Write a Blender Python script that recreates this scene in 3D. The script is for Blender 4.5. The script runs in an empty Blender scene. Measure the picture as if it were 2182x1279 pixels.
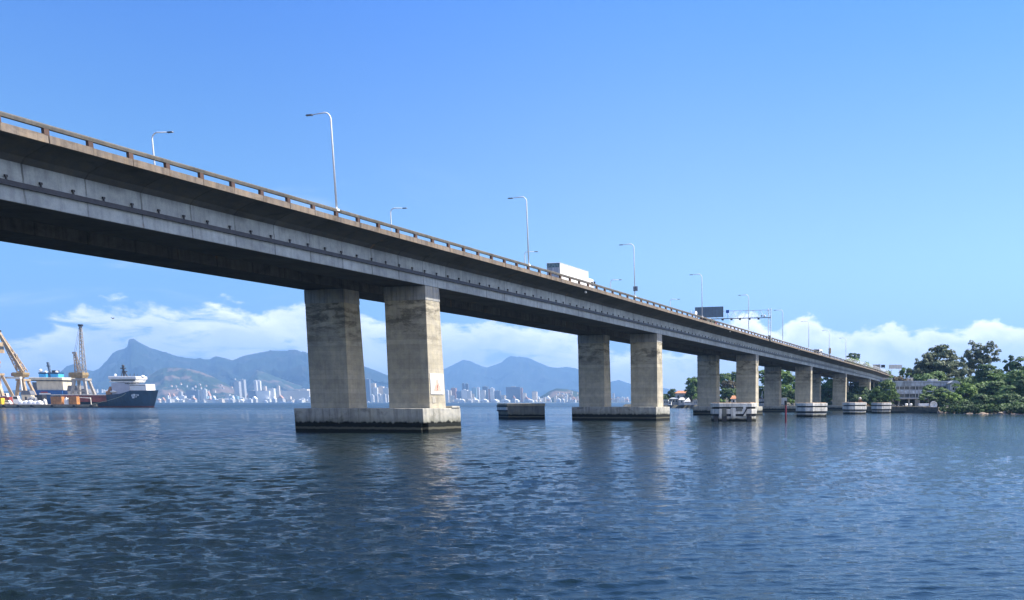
import bpy, math, random
import numpy as np
from mathutils import Vector, noise as mnoise
random.seed(7); np.random.seed(7)
R_=math.radians
# ------------------------------------------------------------------ camera
PW,PH=2182.0,1279.0
CF,CX,CY,HY,VX,CH=1922.2,1603.0,1145.2,856.8,2137.0,3.853
TH=math.atan2(CY-HY,CF)
AL=math.atan((VX-CX)*math.cos(TH)/CF)
scene=bpy.context.scene; COL=scene.collection
cam=bpy.data.cameras.new("camera"); camo=bpy.data.objects.new("camera",cam); COL.objects.link(camo)
cam.sensor_fit='HORIZONTAL'; cam.sensor_width=36.0; cam.lens=CF/PW*36.0
cam.shift_x=(PW/2-CX)/PW; cam.shift_y=(CY-PH/2)/PW
cam.clip_start=0.5; cam.clip_end=60000
camo.location=(0,0,CH); camo.rotation_euler=(math.pi/2-TH,0,AL)
scene.camera=camo
FW=Vector((-math.sin(AL),math.cos(AL),0)); RT=Vector((math.cos(AL),math.sin(AL),0))
# ------------------------------------------------------------------ light
SUN_EL=R_(55); SUN_RIGHT=R_(70)         # azimuth measured to the right of the view direction
d=FW*math.cos(SUN_RIGHT)+RT*math.sin(SUN_RIGHT)
SUN_DIR=Vector((d.x*math.cos(SUN_EL),d.y*math.cos(SUN_EL),math.sin(SUN_EL)))
sl=bpy.data.lights.new("sun",'SUN'); so=bpy.data.objects.new("sun",sl); COL.objects.link(so)
sl.energy=5.0; sl.angle=R_(0.5); sl.color=(1.0,0.93,0.82)
so.location=(60,0,120); so.rotation_euler=SUN_DIR.to_track_quat('Z','Y').to_euler()
scene.view_settings.view_transform='Standard'; scene.view_settings.look='None'
scene.view_settings.exposure=1.13; scene.view_settings.gamma=1.0; scene.view_settings.use_curve_mapping=False
scene.cycles.volume_bounces=0; scene.cycles.max_bounces=8; scene.cycles.transparent_max_bounces=8
scene.cycles.use_denoising=True
world=bpy.data.worlds.new("World"); scene.world=world; world.use_nodes=True

class NT:
    """small helper to write node trees"""
    def __init__(s,tree): s.t=tree; s.n=tree.nodes; s.l=tree.links
    def node(s,typ,**kw):
        n=s.n.new(typ)
        for k,v in kw.items(): setattr(n,k,v)
        return n
    def put(s,sock,v):
        if isinstance(v,bpy.types.NodeSocket): s.l.new(v,sock)
        elif v is not None:
            if isinstance(v,(tuple,list)) and len(v)==3 and sock.type=='RGBA': v=(*v,1)
            sock.default_value=v
    def m(s,op,a,b=None,c=None,clamp=False):
        n=s.node('ShaderNodeMath',operation=op,use_clamp=clamp)
        s.put(n.inputs[0],a)
        if b is not None: s.put(n.inputs[1],b)
        if c is not None: s.put(n.inputs[2],c)
        return n.outputs[0]
    def mix(s,f,a,b,mode='MIX'):
        n=s.node('ShaderNodeMix',data_type='RGBA',blend_type=mode); n.clamp_factor=True
        s.put(n.inputs[0],f); s.put(n.inputs[6],a); s.put(n.inputs[7],b); return n.outputs[2]
    def ramp(s,v,a,b,lo=0.0,hi=1.0,smooth=True):
        n=s.node('ShaderNodeMapRange'); n.interpolation_type='SMOOTHSTEP' if smooth else 'LINEAR'
        s.put(n.inputs[0],v); s.put(n.inputs[1],a); s.put(n.inputs[2],b); s.put(n.inputs[3],lo); s.put(n.inputs[4],hi)
        return n.outputs[0]
    def noise(s,vec,scale,detail=4,rough=.55,dist=0.0):
        n=s.node('ShaderNodeTexNoise'); 
        if vec is not None: s.l.new(vec,n.inputs['Vector'])
        n.inputs['Scale'].default_value=scale; n.inputs['Detail'].default_value=detail
        n.inputs['Roughness'].default_value=rough; n.inputs['Distortion'].default_value=dist
        return n.outputs[0]
    def xyz(s,v):
        n=s.node('ShaderNodeSeparateXYZ'); s.l.new(v,n.inputs[0]); return n.outputs
    def comb(s,x,y,z):
        n=s.node('ShaderNodeCombineXYZ'); s.put(n.inputs[0],x); s.put(n.inputs[1],y); s.put(n.inputs[2],z); return n.outputs[0]
    def scale(s,v,sc):
        n=s.node('ShaderNodeVectorMath',operation='MULTIPLY'); s.l.new(v,n.inputs[0]); n.inputs[1].default_value=sc; return n.outputs[0]

# sky: Nishita daylight + a bank of low cumulus along the horizon (directions only, at infinity)
def build_world():
    t=NT(world.node_tree); t.n.clear()
    sky=t.node('ShaderNodeTexSky',sky_type='NISHITA',sun_disc=False)
    sky.sun_elevation=SUN_EL; sky.sun_rotation=math.atan2(SUN_DIR.x,SUN_DIR.y)
    sky.air_density=1.0; sky.dust_density=0.3; sky.ozone_density=2.6; sky.altitude=0
    co=t.node('ShaderNodeTexCoord').outputs['Generated']
    x,y,z=t.xyz(co)
    el=t.m('MULTIPLY',t.m('ARCSINE',z),180/math.pi)
    fx=t.m('ADD',t.m('MULTIPLY',x,FW.x),t.m('MULTIPLY',y,FW.y))
    rx=t.m('ADD',t.m('MULTIPLY',x,RT.x),t.m('MULTIPLY',y,RT.y))
    az=t.m('MULTIPLY',t.m('ARCTAN2',rx,fx),180/math.pi)     # degrees right of view heading
    # cloud tops (deg) against azimuth
    fc=t.node('ShaderNodeFloatCurve'); t.put(fc.inputs[1],t.ramp(az,-60,60,0,1,False))
    cv=fc.mapping.curves[0]
    pts=[(-60,3.2),(-44,2.4),(-40,2.6),(-37,4.2),(-34,5.0),(-31,5.0),(-27,5.2),(-23,4.9),(-19,4.6),(-14,4.9),(-10,3.8),(-7,3.2),(-3,4.0),(0,5.4),(1.1,4.6),(3.2,5.3),(5,4.5),(7.8,4.7),(11,4.4),(14.5,5.1),(16,4.4),(25,4.5),(60,4.8)]
    while len(cv.points)<len(pts): cv.points.new(0.5,0.5)
    for p,(a,e) in zip(cv.points,pts): p.location=((a+60)/120,e/10); p.handle_type='AUTO'
    fc.mapping.update()
    top=t.m('MULTIPLY',fc.outputs[0],10.0)
    v=t.comb(az,t.m('MULTIPLY',el,1.7),0.0)
    n1=t.noise(v,0.42,7,.6,0.25); n2=t.noise(v,0.16,5,.55,0.3); n3=t.noise(t.comb(az,t.m('MULTIPLY',el,3.2),4.0),0.30,6,.62,0.5)
    top2=t.m('ADD',top,t.m('MULTIPLY',t.m('SUBTRACT',n1,.5),3.8))
    d1=t.ramp(t.m('SUBTRACT',top2,el),-.12,.62)
    # left part thinner and broken, right part solid
    left=t.ramp(az,-8,2,1,0)
    brk=t.ramp(n3,.30,.50)
    brk=t.m('ADD',t.m('MULTIPLY',brk,left),t.m('MULTIPLY',t.ramp(n3,.2,.42),t.m('SUBTRACT',1.0,left)))
    low=t.ramp(el,1.0,3.2)
    dens=t.m('MULTIPLY',d1,t.m('ADD',t.m('MULTIPLY',brk,low),t.m('MULTIPLY',t.m('SUBTRACT',1.0,low),.55)))
    wis=t.ramp(t.noise(t.comb(az,t.m('MULTIPLY',el,4.0),9.0),0.11,6,.6,0.6),.50,.80,0,.30)
    wis=t.m('MULTIPLY',wis,t.m('MULTIPLY',t.ramp(el,2,4),t.ramp(el,14,8)))
    wis=t.m('MULTIPLY',wis,t.ramp(az,-14,-24)); dens=t.m('MAXIMUM',dens,wis)
    dens=t.m('MULTIPLY',dens,t.m('ADD',.92,t.m('MULTIPLY',left,-.16)))
    behind=t.m('MULTIPLY',t.ramp(az,50,70),t.ramp(az,172,140))  # unseen bright clouds beside and behind the camera, added as fill light
    fill_cloud=t.m('MULTIPLY',t.ramp(t.noise(t.comb(t.m('MULTIPLY',az,.6),el,2.0),.09,6,.6,.4),.40,.55),t.m('MULTIPLY',behind,t.m('MULTIPLY',t.ramp(el,0,4),t.ramp(el,75,55))))
    dens=t.m('MAXIMUM',dens,fill_cloud)
    tone=t.ramp(n2,.35,.68,0,1)
    edge=t.ramp(t.m('SUBTRACT',top2,el),.1,1.8,1,0)
    tone=t.m('ADD',t.m('MULTIPLY',tone,.5),t.m('MULTIPLY',edge,.6),clamp=True)
    ccol=t.mix(tone,(8.8,8.9,9.2),(19,17.6,17))
    # sky colour: keep the physical gradient, photographic saturation
    tint=t.mix(t.ramp(el,0,9),(.50,.66,.96),(0.74,.98,1.16)); tint=t.mix(t.ramp(el,9,26),tint,(.36,.80,1.50))
    tint=t.mix(1.0,tint,t.mix(t.ramp(az,-34,-2),(.66,.80,.92),(1.26,1.12,1.12)),'MULTIPLY')
    skyc=t.mix(1.0,sky.outputs[0],tint,'MULTIPLY')
    col=t.mix(dens,skyc,ccol)
    bg=t.node('ShaderNodeBackground'); t.put(bg.inputs[0],col); bg.inputs[1].default_value=0.07
    out=t.node('ShaderNodeOutputWorld'); t.l.new(bg.outputs[0],out.inputs[0])
build_world()

# ------------------------------------------------------------------ coordinates
def ray(x,y):
    return (x-CX),(CF*math.cos(TH)+(CY-y)*math.sin(TH)),((CY-y)*math.cos(TH)-CF*math.sin(TH))
def W(x,y,R):
    """a photograph point at horizontal depth R metres -> world"""
    r,f,u=ray(x,y); k=R/f
    return RT*(r*k)+FW*R+Vector((0,0,CH+u*k))
def G(x,y,z0=0.0):
    r,f,u=ray(x,y); k=(z0-CH)/u
    return RT*(r*k)+FW*(f*k)+Vector((0,0,z0))
def BT(x,y,t):
    """photograph point on the vertical plane at distance t beside the bridge line"""
    r,f,u=ray(x,y); dv=RT*r+FW*f; k=-t/dv.x
    return Vector((-t,dv.y*k,CH+u*k))
def BS(x,y,s):
    r,f,u=ray(x,y); dv=RT*r+FW*f; k=s/dv.y
    return Vector((dv.x*k,s,CH+u*k))
def kpx(R): return R/1944.0
def lat(x,R): return (W(x,HY,R)-FW*R).dot(RT)
def zof(y,R): return W(1500,y,R).z
YAW=AL    # frame whose local x is camera-right and local y is depth
# ------------------------------------------------------------------ mesh helpers
class MB:
    def __init__(s): s.v=[]; s.f=[]; s.mi=[]; s.cur=0
    def add(s,vs,fs):
        b=len(s.v); s.v.extend([tuple(q) for q in vs]); s.f.extend([tuple(b+i for i in f) for f in fs]); s.mi.extend([s.cur]*len(fs)); return s
    def box(s,x0,x1,y0,y1,z0,z1):
        return s.add([(x0,y0,z0),(x1,y0,z0),(x1,y1,z0),(x0,y1,z0),(x0,y0,z1),(x1,y0,z1),(x1,y1,z1),(x0,y1,z1)],
          [(0,3,2,1),(4,5,6,7),(0,1,5,4),(1,2,6,5),(2,3,7,6),(3,0,4,7)])
    def frus(s,b,t,z0,z1):
        (a0,a1,c0,c1),(e0,e1,g0,g1)=b,t
        return s.add([(a0,c0,z0),(a1,c0,z0),(a1,c1,z0),(a0,c1,z0),(e0,g0,z1),(e1,g0,z1),(e1,g1,z1),(e0,g1,z1)],
          [(0,3,2,1),(4,5,6,7),(0,1,5,4),(1,2,6,5),(2,3,7,6),(3,0,4,7)])
    def prism(s,poly,z0,z1):
        n=len(poly)
        return s.add([(x,y,z0) for x,y in poly]+[(x,y,z1) for x,y in poly],
          [tuple(range(n-1,-1,-1)),tuple(range(n,2*n))]+[(i,(i+1)%n,n+(i+1)%n,n+i) for i in range(n)])
    def extr(s,poly,y0,y1):
        """poly in (x,z) extruded along y"""
        n=len(poly)
        return s.add([(x,y0,z) for x,z in poly]+[(x,y1,z) for x,z in poly],
          [tuple(range(n)),tuple(range(2*n-1,n-1,-1))]+[(i,n+i,n+(i+1)%n,(i+1)%n) for i in range(n)])
    def tube(s,pts,rad,n=8,cap=True):
        pts=[Vector(p) for p in pts]; m=len(pts)
        if not isinstance(rad,(list,tuple)): rad=[rad]*m
        vs=[];fs=[];prev=None
        for i,p in enumerate(pts):
            a=pts[max(i-1,0)];b=pts[min(i+1,m-1)];dv=(b-a).normalized()
            if prev is None:
                up=Vector((0,0,1)) if abs(dv.z)<.9 else Vector((1,0,0)); u=dv.cross(up).normalized()
            else: u=(prev-dv*prev.dot(dv)).normalized()
            prev=u; w=dv.cross(u)
            for k in range(n):
                an=2*math.pi*k/n; vs.append(p+u*(math.cos(an)*rad[i])+w*(math.sin(an)*rad[i]))
        for i in range(m-1):
            for k in range(n): fs.append((i*n+k,i*n+(k+1)%n,(i+1)*n+(k+1)%n,(i+1)*n+k))
        if cap: fs.append(tuple(range(n-1,-1,-1))); fs.append(tuple((m-1)*n+k for k in range(n)))
        return s.add(vs,fs)
    def bar(s,a,b,w,h=None):
        """rectangular bar between two points"""
        a=Vector(a);b=Vector(b);h=h or w;dv=(b-a).normalized()
        up=Vector((0,0,1)) if abs(dv.z)<.95 else Vector((0,1,0)); u=dv.cross(up).normalized();q=u.cross(dv)
        vs=[]
        for p in(a,b):
            for i,j in((-1,-1),(1,-1),(1,1),(-1,1)): vs.append(p+u*(i*w/2)+q*(j*h/2))
        return s.add(vs,[(0,3,2,1),(4,5,6,7),(0,1,5,4),(1,2,6,5),(2,3,7,6),(3,0,4,7)])
    def ball(s,c,r,nu=14,nv=9,sc=(1,1,1)):
        c=Vector(c);vs=[c+Vector((0,0,-r*sc[2]))];fs=[]
        for j in range(1,nv):
            ph=-math.pi/2+math.pi*j/nv
            for i in range(nu):
                a=2*math.pi*i/nu; vs.append(c+Vector((r*sc[0]*math.cos(ph)*math.cos(a),r*sc[1]*math.cos(ph)*math.sin(a),r*sc[2]*math.sin(ph))))
        vs.append(c+Vector((0,0,r*sc[2])));T=len(vs)-1
        for i in range(nu): fs.append((0,1+(i+1)%nu,1+i)); fs.append((T,T-nu+i,T-nu+(i+1)%nu))
        for j in range(nv-2):
            for i in range(nu):
                a=1+j*nu; fs.append((a+i,a+(i+1)%nu,a+nu+(i+1)%nu,a+nu+i))
        return s.add(vs,fs)
    def build(s,name,mat,parent=None,smooth=False,mats=None,bevel=0):
        me=bpy.data.meshes.new(name); me.from_pydata(s.v,[],s.f); me.update()
        for mt in (mats or [mat]): me.materials.append(mt)
        if mats: me.polygons.foreach_set('material_index',s.mi)
        if smooth: me.polygons.foreach_set('use_smooth',[True]*len(me.polygons))
        o=bpy.data.objects.new(name,me); COL.objects.link(o)
        if parent: o.parent=parent
        if bevel:
            b=o.modifiers.new('bevel','BEVEL'); b.width=bevel; b.segments=2; b.limit_method='ANGLE'
        return o
def tag(o,label=None,cat=None,group=None,kind=None):
    if label: o['label']=label
    if cat: o['category']=cat
    if group: o['group']=group
    if kind: o['kind']=kind
    return o
def empty(name,loc=(0,0,0),rz=0.0):
    o=bpy.data.objects.new(name,None); COL.objects.link(o); o.location=loc; o.rotation_euler=(0,0,rz); o.empty_display_size=.5; return o
KIDS={}
def kids(o):
    return [c for c in COL.objects if c.parent==o]
def copy_tree(o,parent=None,tree=None):
    c=o.copy(); COL.objects.link(c); c.parent=parent
    for ch in (kids(o)): copy_tree(ch,c)
    return c
# ------------------------------------------------------------------ materials
def newmat(name):
    m=bpy.data.materials.new(name); m.use_nodes=True; t=NT(m.node_tree); t.n.clear()
    b=t.node('ShaderNodeBsdfPrincipled'); o=t.node('ShaderNodeOutputMaterial'); t.l.new(b.outputs[0],o.inputs[0])
    return m,t,b
def P(b,n): return b.inputs[n]
def plain(name,c,rough=.6,metal=0.0,var=.18,sc=1.5,bump=0.0,spec=None,stretch=None):
    """painted/other surface with mild patchy variation"""
    m,t,b=newmat(name)
    pos=t.node('ShaderNodeTexCoord').outputs['Object']
    if stretch: pos=t.scale(pos,stretch)
    n=t.noise(pos,sc,5,.6); f=t.ramp(n,.3,.7,1-var,1+var)
    n2=t.noise(pos,sc*6,4,.6); f=t.m('MULTIPLY',f,t.ramp(n2,.3,.7,1-var*.5,1+var*.4))
    col=t.node('ShaderNodeVectorMath',operation='SCALE'); col.inputs[0].default_value=c; t.put(col.inputs[3],f)
    t.l.new(col.outputs[0],P(b,'Base Color')); P(b,'Roughness').default_value=rough; P(b,'Metallic').default_value=metal
    if spec is not None: P(b,'Specular IOR Level').default_value=spec
    if bump:
        bp=t.node('ShaderNodeBump'); bp.inputs['Strength'].default_value=bump; bp.inputs['Distance'].default_value=.1
        t.l.new(n2,bp.inputs['Height']); t.l.new(bp.outputs[0],P(b,'Normal'))
    return m
def concrete(name,c,lines=0.0,lsp=.9,seam=0.0,ssp=4.85,s0=53.4,streak=.35,tide=None,blot=.0,bump=.25,warm=(1.0,.9,.74),topw=None,fine=3.0,top_shade=None):
    """weathered concrete: board lines, vertical joints along the bridge, run-off streaks, tide band, black mould blotches"""
    m,t,b=newmat(name)
    pos=t.node('ShaderNodeNewGeometry').outputs['Position']; x,y,z=t.xyz(pos)
    big=t.noise(pos,.22,5,.6); mid=t.noise(pos,1.1,6,.62); fin=t.noise(pos,fine*3,5,.6)
    stv=t.scale(pos,(2.2,2.2,.14)); st=t.noise(stv,1.0,5,.65)
    f=t.m('MULTIPLY',t.ramp(big,.3,.7,.82,1.14),t.ramp(mid,.3,.7,.88,1.1)); f=t.m('MULTIPLY',f,t.ramp(fin,.3,.7,.93,1.06))
    f=t.m('MULTIPLY',f,t.ramp(st,.42,.72,1.0,1.0-streak))
    if lines:
        zz=t.m('ABSOLUTE',t.m('SUBTRACT',t.m('FRACT',t.m('DIVIDE',z,lsp)),.5))
        f=t.m('MULTIPLY',f,t.ramp(zz,.47,.5,1.0,1.0-lines))
        layer=t.noise(t.comb(0.0,0.0,t.m('FLOOR',t.m('DIVIDE',z,lsp))),3.3,0)
        f=t.m('MULTIPLY',f,t.ramp(layer,.3,.7,1-lines*.6,1+lines*.4))
    if seam:
        q=t.m('DIVIDE',t.m('SUBTRACT',y,s0),ssp)
        wob=t.m('MULTIPLY',t.m('SUBTRACT',t.noise(pos,.9,3),.5),.035)
        ff=t.m('ABSOLUTE',t.m('SUBTRACT',t.m('FRACT',t.m('ADD',t.m('ADD',q,.5),wob)),.5))
        sv=t.ramp(t.noise(t.scale(pos,(1,1,.6)),1.3,3),.35,.6,.35,1.0)
        dk=t.m('MULTIPLY',t.ramp(ff,.004,.022,1,0),t.m('MULTIPLY',sv,seam))
        f=t.m('MULTIPLY',f,t.m('SUBTRACT',1.0,dk))
        pan=t.noise(t.comb(t.m('FLOOR',t.m('ADD',q,.0)),0.0,0.0),2.7,0)
        f=t.m('MULTIPLY',f,t.ramp(pan,.3,.7,.90,1.10))
    if blot:
        bl=t.noise(t.scale(pos,(.35,.35,.5)),1.0,6,.7,.6)
        f=t.m('MULTIPLY',f,t.ramp(bl,.50,.68,1.0,1.0-blot))
    if top_shade:  # shade under the overhang, painted into the upper web colour
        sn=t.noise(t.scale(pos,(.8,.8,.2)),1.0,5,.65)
        f=t.m('MULTIPLY',f,t.ramp(t.m('ADD',z,t.m('MULTIPLY',t.m('SUBTRACT',sn,.5),1.8)),top_shade-.9,top_shade+.5,1.0,.30))
    if topw:
        # drip crust just below the capital
        z1=topw; dr=t.noise(t.scale(pos,(1.6,1.6,.25)),1.0,3,.6)
        lim=t.m('ADD',z1-2.2,t.m('MULTIPLY',dr,1.3))
        f=t.m('MULTIPLY',f,t.ramp(t.m('SUBTRACT',z,lim),0.0,.18,1.0,.62))
        m2=t.noise(t.scale(pos,(.30,.30,.8)),1.0,6,.7,.4)
        band=t.m('MULTIPLY',t.ramp(z,z1-9,z1-4,0,1),t.ramp(m2,.47,.62,0,.58))
        f=t.m('MULTIPLY',f,t.m('SUBTRACT',1.0,band))
    base=t.mix(t.ramp(mid,.35,.7),c,(c[0]*warm[0]*1.02,c[1]*warm[1]*1.04,c[2]*warm[2]*1.05))
    cs=t.node('ShaderNodeVectorMath',operation='SCALE'); t.l.new(base,cs.inputs[0]); t.put(cs.inputs[3],f); col=cs.outputs[0]
    rough=.88
    if seam:
        rust=t.m('MULTIPLY',t.ramp(ff,.01,.05,1,0),t.ramp(t.noise(pos,.55,4,.6),.55,.7,0,.5))
        col=t.mix(rust,col,(.23,.13,.06))
    if tide is not None:
        wv=t.m('MULTIPLY',t.m('SUBTRACT',t.noise(t.scale(pos,(1.6,1.6,.6)),1.0,5),.5),.9)
        zt=t.m('ADD',z,wv)
        col=t.mix(t.ramp(zt,tide-.12,tide+.22,1,0),col,(.008,.010,.008))
        z3=t.m('ADD',z,t.m('MULTIPLY',wv,.25))
        stripe=t.m('MULTIPLY',t.ramp(z3,.34,.44),t.ramp(z3,.62,.72,1,0))
        col=t.mix(t.m('MULTIPLY',stripe,.45),col,(.20,.19,.14))
        gr=t.m('MULTIPLY',t.m('MULTIPLY',t.ramp(zt,tide+.1,tide+1.0,1,0),t.ramp(zt,tide-.1,tide+.2)),.45); col=t.mix(gr,col,(.13,.14,.10))
    t.l.new(col,P(b,'Base Color')); P(b,'Roughness').default_value=rough; P(b,'Specular IOR Level').default_value=.25
    bp=t.node('ShaderNodeBump'); bp.inputs['Strength'].default_value=bump; bp.inputs['Distance'].default_value=.06
    t.l.new(t.m('ADD',mid,t.m('MULTIPLY',fin,.5)),bp.inputs['Height']); t.l.new(bp.outputs[0],P(b,'Normal'))
    return m
def leafmat(name,c,c2,sat=1.0):
    m,t,b=newmat(name)
    pos=t.node('ShaderNodeNewGeometry').outputs['Position']; oi=t.node('ShaderNodeObjectInfo').outputs['Random']
    n=t.noise(pos,.45,4,.6); n2=t.noise(pos,2.6,3,.6)
    f=t.m('ADD',t.ramp(n,.35,.65,0,.75),t.ramp(n2,.3,.7,-.1,.35))
    col=t.mix(f,c,c2)
    cs=t.node('ShaderNodeVectorMath',operation='SCALE'); t.l.new(col,cs.inputs[0]); t.put(cs.inputs[3],t.ramp(oi,0,1,.85,1.2,False))
    t.l.new(cs.outputs[0],P(b,'Base Color')); P(b,'Roughness').default_value=.62; P(b,'Specular IOR Level').default_value=.25
    tr=t.node('ShaderNodeBsdfTranslucent'); t.l.new(cs.outputs[0],tr.inputs[0])
    mx=t.node('ShaderNodeMixShader'); mx.inputs[0].default_value=.20
    out=[q for q in t.n if q.type=='OUTPUT_MATERIAL'][0]
    t.l.new(b.outputs[0],mx.inputs[1]); t.l.new(tr.outputs[0],mx.inputs[2]); t.l.new(mx.outputs[0],out.inputs[0])
    return m

M={}
M['web']=concrete('girder_concrete',(.335,.385,.42),seam=.62,top_shade=21.6,streak=.22,bump=.2,warm=(1,.97,.92))
M['web_shade']=concrete('shaded_girder_concrete',(.12,.125,.13),seam=.5,streak=.3,blot=.3,bump=.2,warm=(1,.97,.92))  # far girder copy of the web, darkened to stand for shade between girders
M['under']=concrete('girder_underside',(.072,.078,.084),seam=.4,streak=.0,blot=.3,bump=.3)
M['column']=concrete('pier_concrete',(.45,.412,.33),lines=.26,lsp=.62,streak=.14,bump=.25,topw=18.4,warm=(1,.96,.86))
M['head']=concrete('column_head_concrete',(.34,.35,.35),lines=.1,streak=.4,bump=.2)
M['cap']=concrete('pile_cap_concrete',(.44,.435,.40),streak=.45,tide=1.3,blot=.5,bump=.5,warm=(1,.95,.86))
M['fascia']=concrete('kerb_concrete',(.225,.192,.165),seam=.5,ssp=3.33,s0=53.2,streak=.4,blot=.35,bump=.4,warm=(1,.9,.75))
M['railc']=concrete('parapet_rail_concrete',(.125,.122,.115),streak=.3,blot=.35,bump=.4)
M['post']=concrete('parapet_post_concrete',(.12,.08,.072),streak=.3,blot=.2,bump=.3)
M['asphalt']=plain('asphalt',(.06,.06,.06),.9,sc=.8)
M['black']=plain('black_rubber',(.018,.018,.02),.7)
M['darksteel']=plain('dark_steel',(.05,.05,.055),.5,.3)
M['galv']=plain('galvanised_steel',(.88,.89,.90),.5,.0,var=.03)
M['galv2']=plain('lamp_grey',(.16,.17,.19),.5,.2)
M['white']=plain('white_paint',(.80,.80,.79),.5,var=.07,sc=.6)
M['offwhite']=plain('aged_white_paint',(.72,.70,.64),.6,var=.14,sc=.8,stretch=(1,1,.3))
M['cream']=plain('cream_paint',(.66,.58,.42),.6,var=.12,sc=.5,stretch=(1,1,.3))
M['sand']=plain('sand_steel_paint',(.38,.28,.17),.6,var=.3,sc=.5,stretch=(1,1,.4))
M['sand2']=plain('faded_yellow_paint',(.30,.215,.10),.6,var=.3,sc=.7)
M['crgrey']=plain('crane_grey_paint',(.36,.33,.29),.6,var=.25,sc=.5)
M['navy']=plain('navy_hull_paint',(.018,.06,.135),.45,var=.3,sc=.25,stretch=(1,1,.4))
M['blue']=plain('blue_paint',(.02,.10,.30),.45,var=.2,sc=.4)
M['skyblue']=plain('light_blue_paint',(.06,.36,.74),.45,var=.1)
M['boot']=plain('red_antifouling',(.16,.035,.03),.7,var=.4,sc=.5)
M['red']=plain('red_paint',(.33,.05,.035),.55,var=.3,sc=.5)
M['orange']=plain('orange_paint',(.42,.19,.06),.55,var=.25,sc=.6)
M['yellow']=plain('yellow_paint',(.80,.52,.04),.5,var=.1)
M['glass']=plain('dark_window_glass',(.02,.028,.035),.12,var=.1)
M['quay']=concrete('quay_concrete',(.36,.32,.26),streak=.5,tide=.6,blot=.5,bump=.5)
M['quayR']=concrete('old_quay_stone',(.20,.165,.12),streak=.5,tide=.45,blot=.5,bump=.8)
M['fend_w']=concrete('fender_white_paint',(.72,.71,.67),streak=.45,tide=.45,blot=.28,bump=.4,warm=(1,.97,.9))
M['fend_b']=plain('fender_black_paint',(.028,.03,.032),.75,var=.3)
M['fend_top']=concrete('fender_deck_concrete',(.48,.36,.27),streak=.1,blot=.3,bump=.4)
M['fend_g']=concrete('fender_bare_concrete',(.20,.21,.20),streak=.4,tide=1.0,blot=.3,bump=.5)
M['fend_rim']=concrete('fender_rim_concrete',(.50,.44,.32),streak=.3,blot=.4,bump=.4)
M['rock']=plain('shore_rock',(.27,.21,.155),.9,var=.35,sc=.9,bump=.8)
M['bark']=plain('bark',(.11,.08,.055),.9,var=.3,sc=2,bump=.5)
M['greywood']=plain('pale_bark',(.22,.19,.16),.9,var=.3,sc=2,bump=.5)
M['tile']=plain('clay_roof_tile',(.46,.20,.10),.8,var=.3,sc=.8,bump=.4)
M['bldg']=plain('weathered_render',(.34,.37,.39),.85,var=.3,sc=.25,stretch=(1,1,.4))
M['bldg2']=plain('pale_render',(.55,.54,.50),.85,var=.2,sc=.3)
M['buff']=plain('buff_render',(.42,.38,.32),.85,var=.2,sc=.3)
M['signback']=plain('sign_back_grey',(.17,.23,.27),.6,var=.1,sc=.6)
M['signwhite']=plain('sign_white',(.86,.86,.86),.5,var=.04)
M['signred']=plain('sign_faded_red',(.80,.42,.34),.6,var=.12,sc=1.5)
M['signdark']=plain('sign_dark_letter',(.22,.10,.06),.6)
M['signblue']=plain('sign_blue',(.03,.12,.45),.5)
M['soil']=plain('shore_soil',(.085,.075,.045),.95,var=.35,sc=.12,bump=.5)
M['grass']=leafmat('grass_leaf',(.16,.18,.05),(.10,.15,.04))
M['leaf_dark']=leafmat('dark_foliage',(.024,.056,.020),(.085,.150,.045))
M['leaf_mid']=leafmat('mid_foliage',(.045,.095,.028),(.150,.235,.065))
M['leaf_grey']=leafmat('grey_green_foliage',(.075,.100,.058),(.180,.215,.125))
M['leaf_light']=leafmat('light_foliage',(.100,.190,.040),(.200,.300,.070))
M['leaf_dry']=leafmat('dry_foliage',(.11,.095,.06),(.16,.14,.085))
M['vines']=leafmat('vine_foliage',(.06,.11,.04),(.11,.18,.05))

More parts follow.
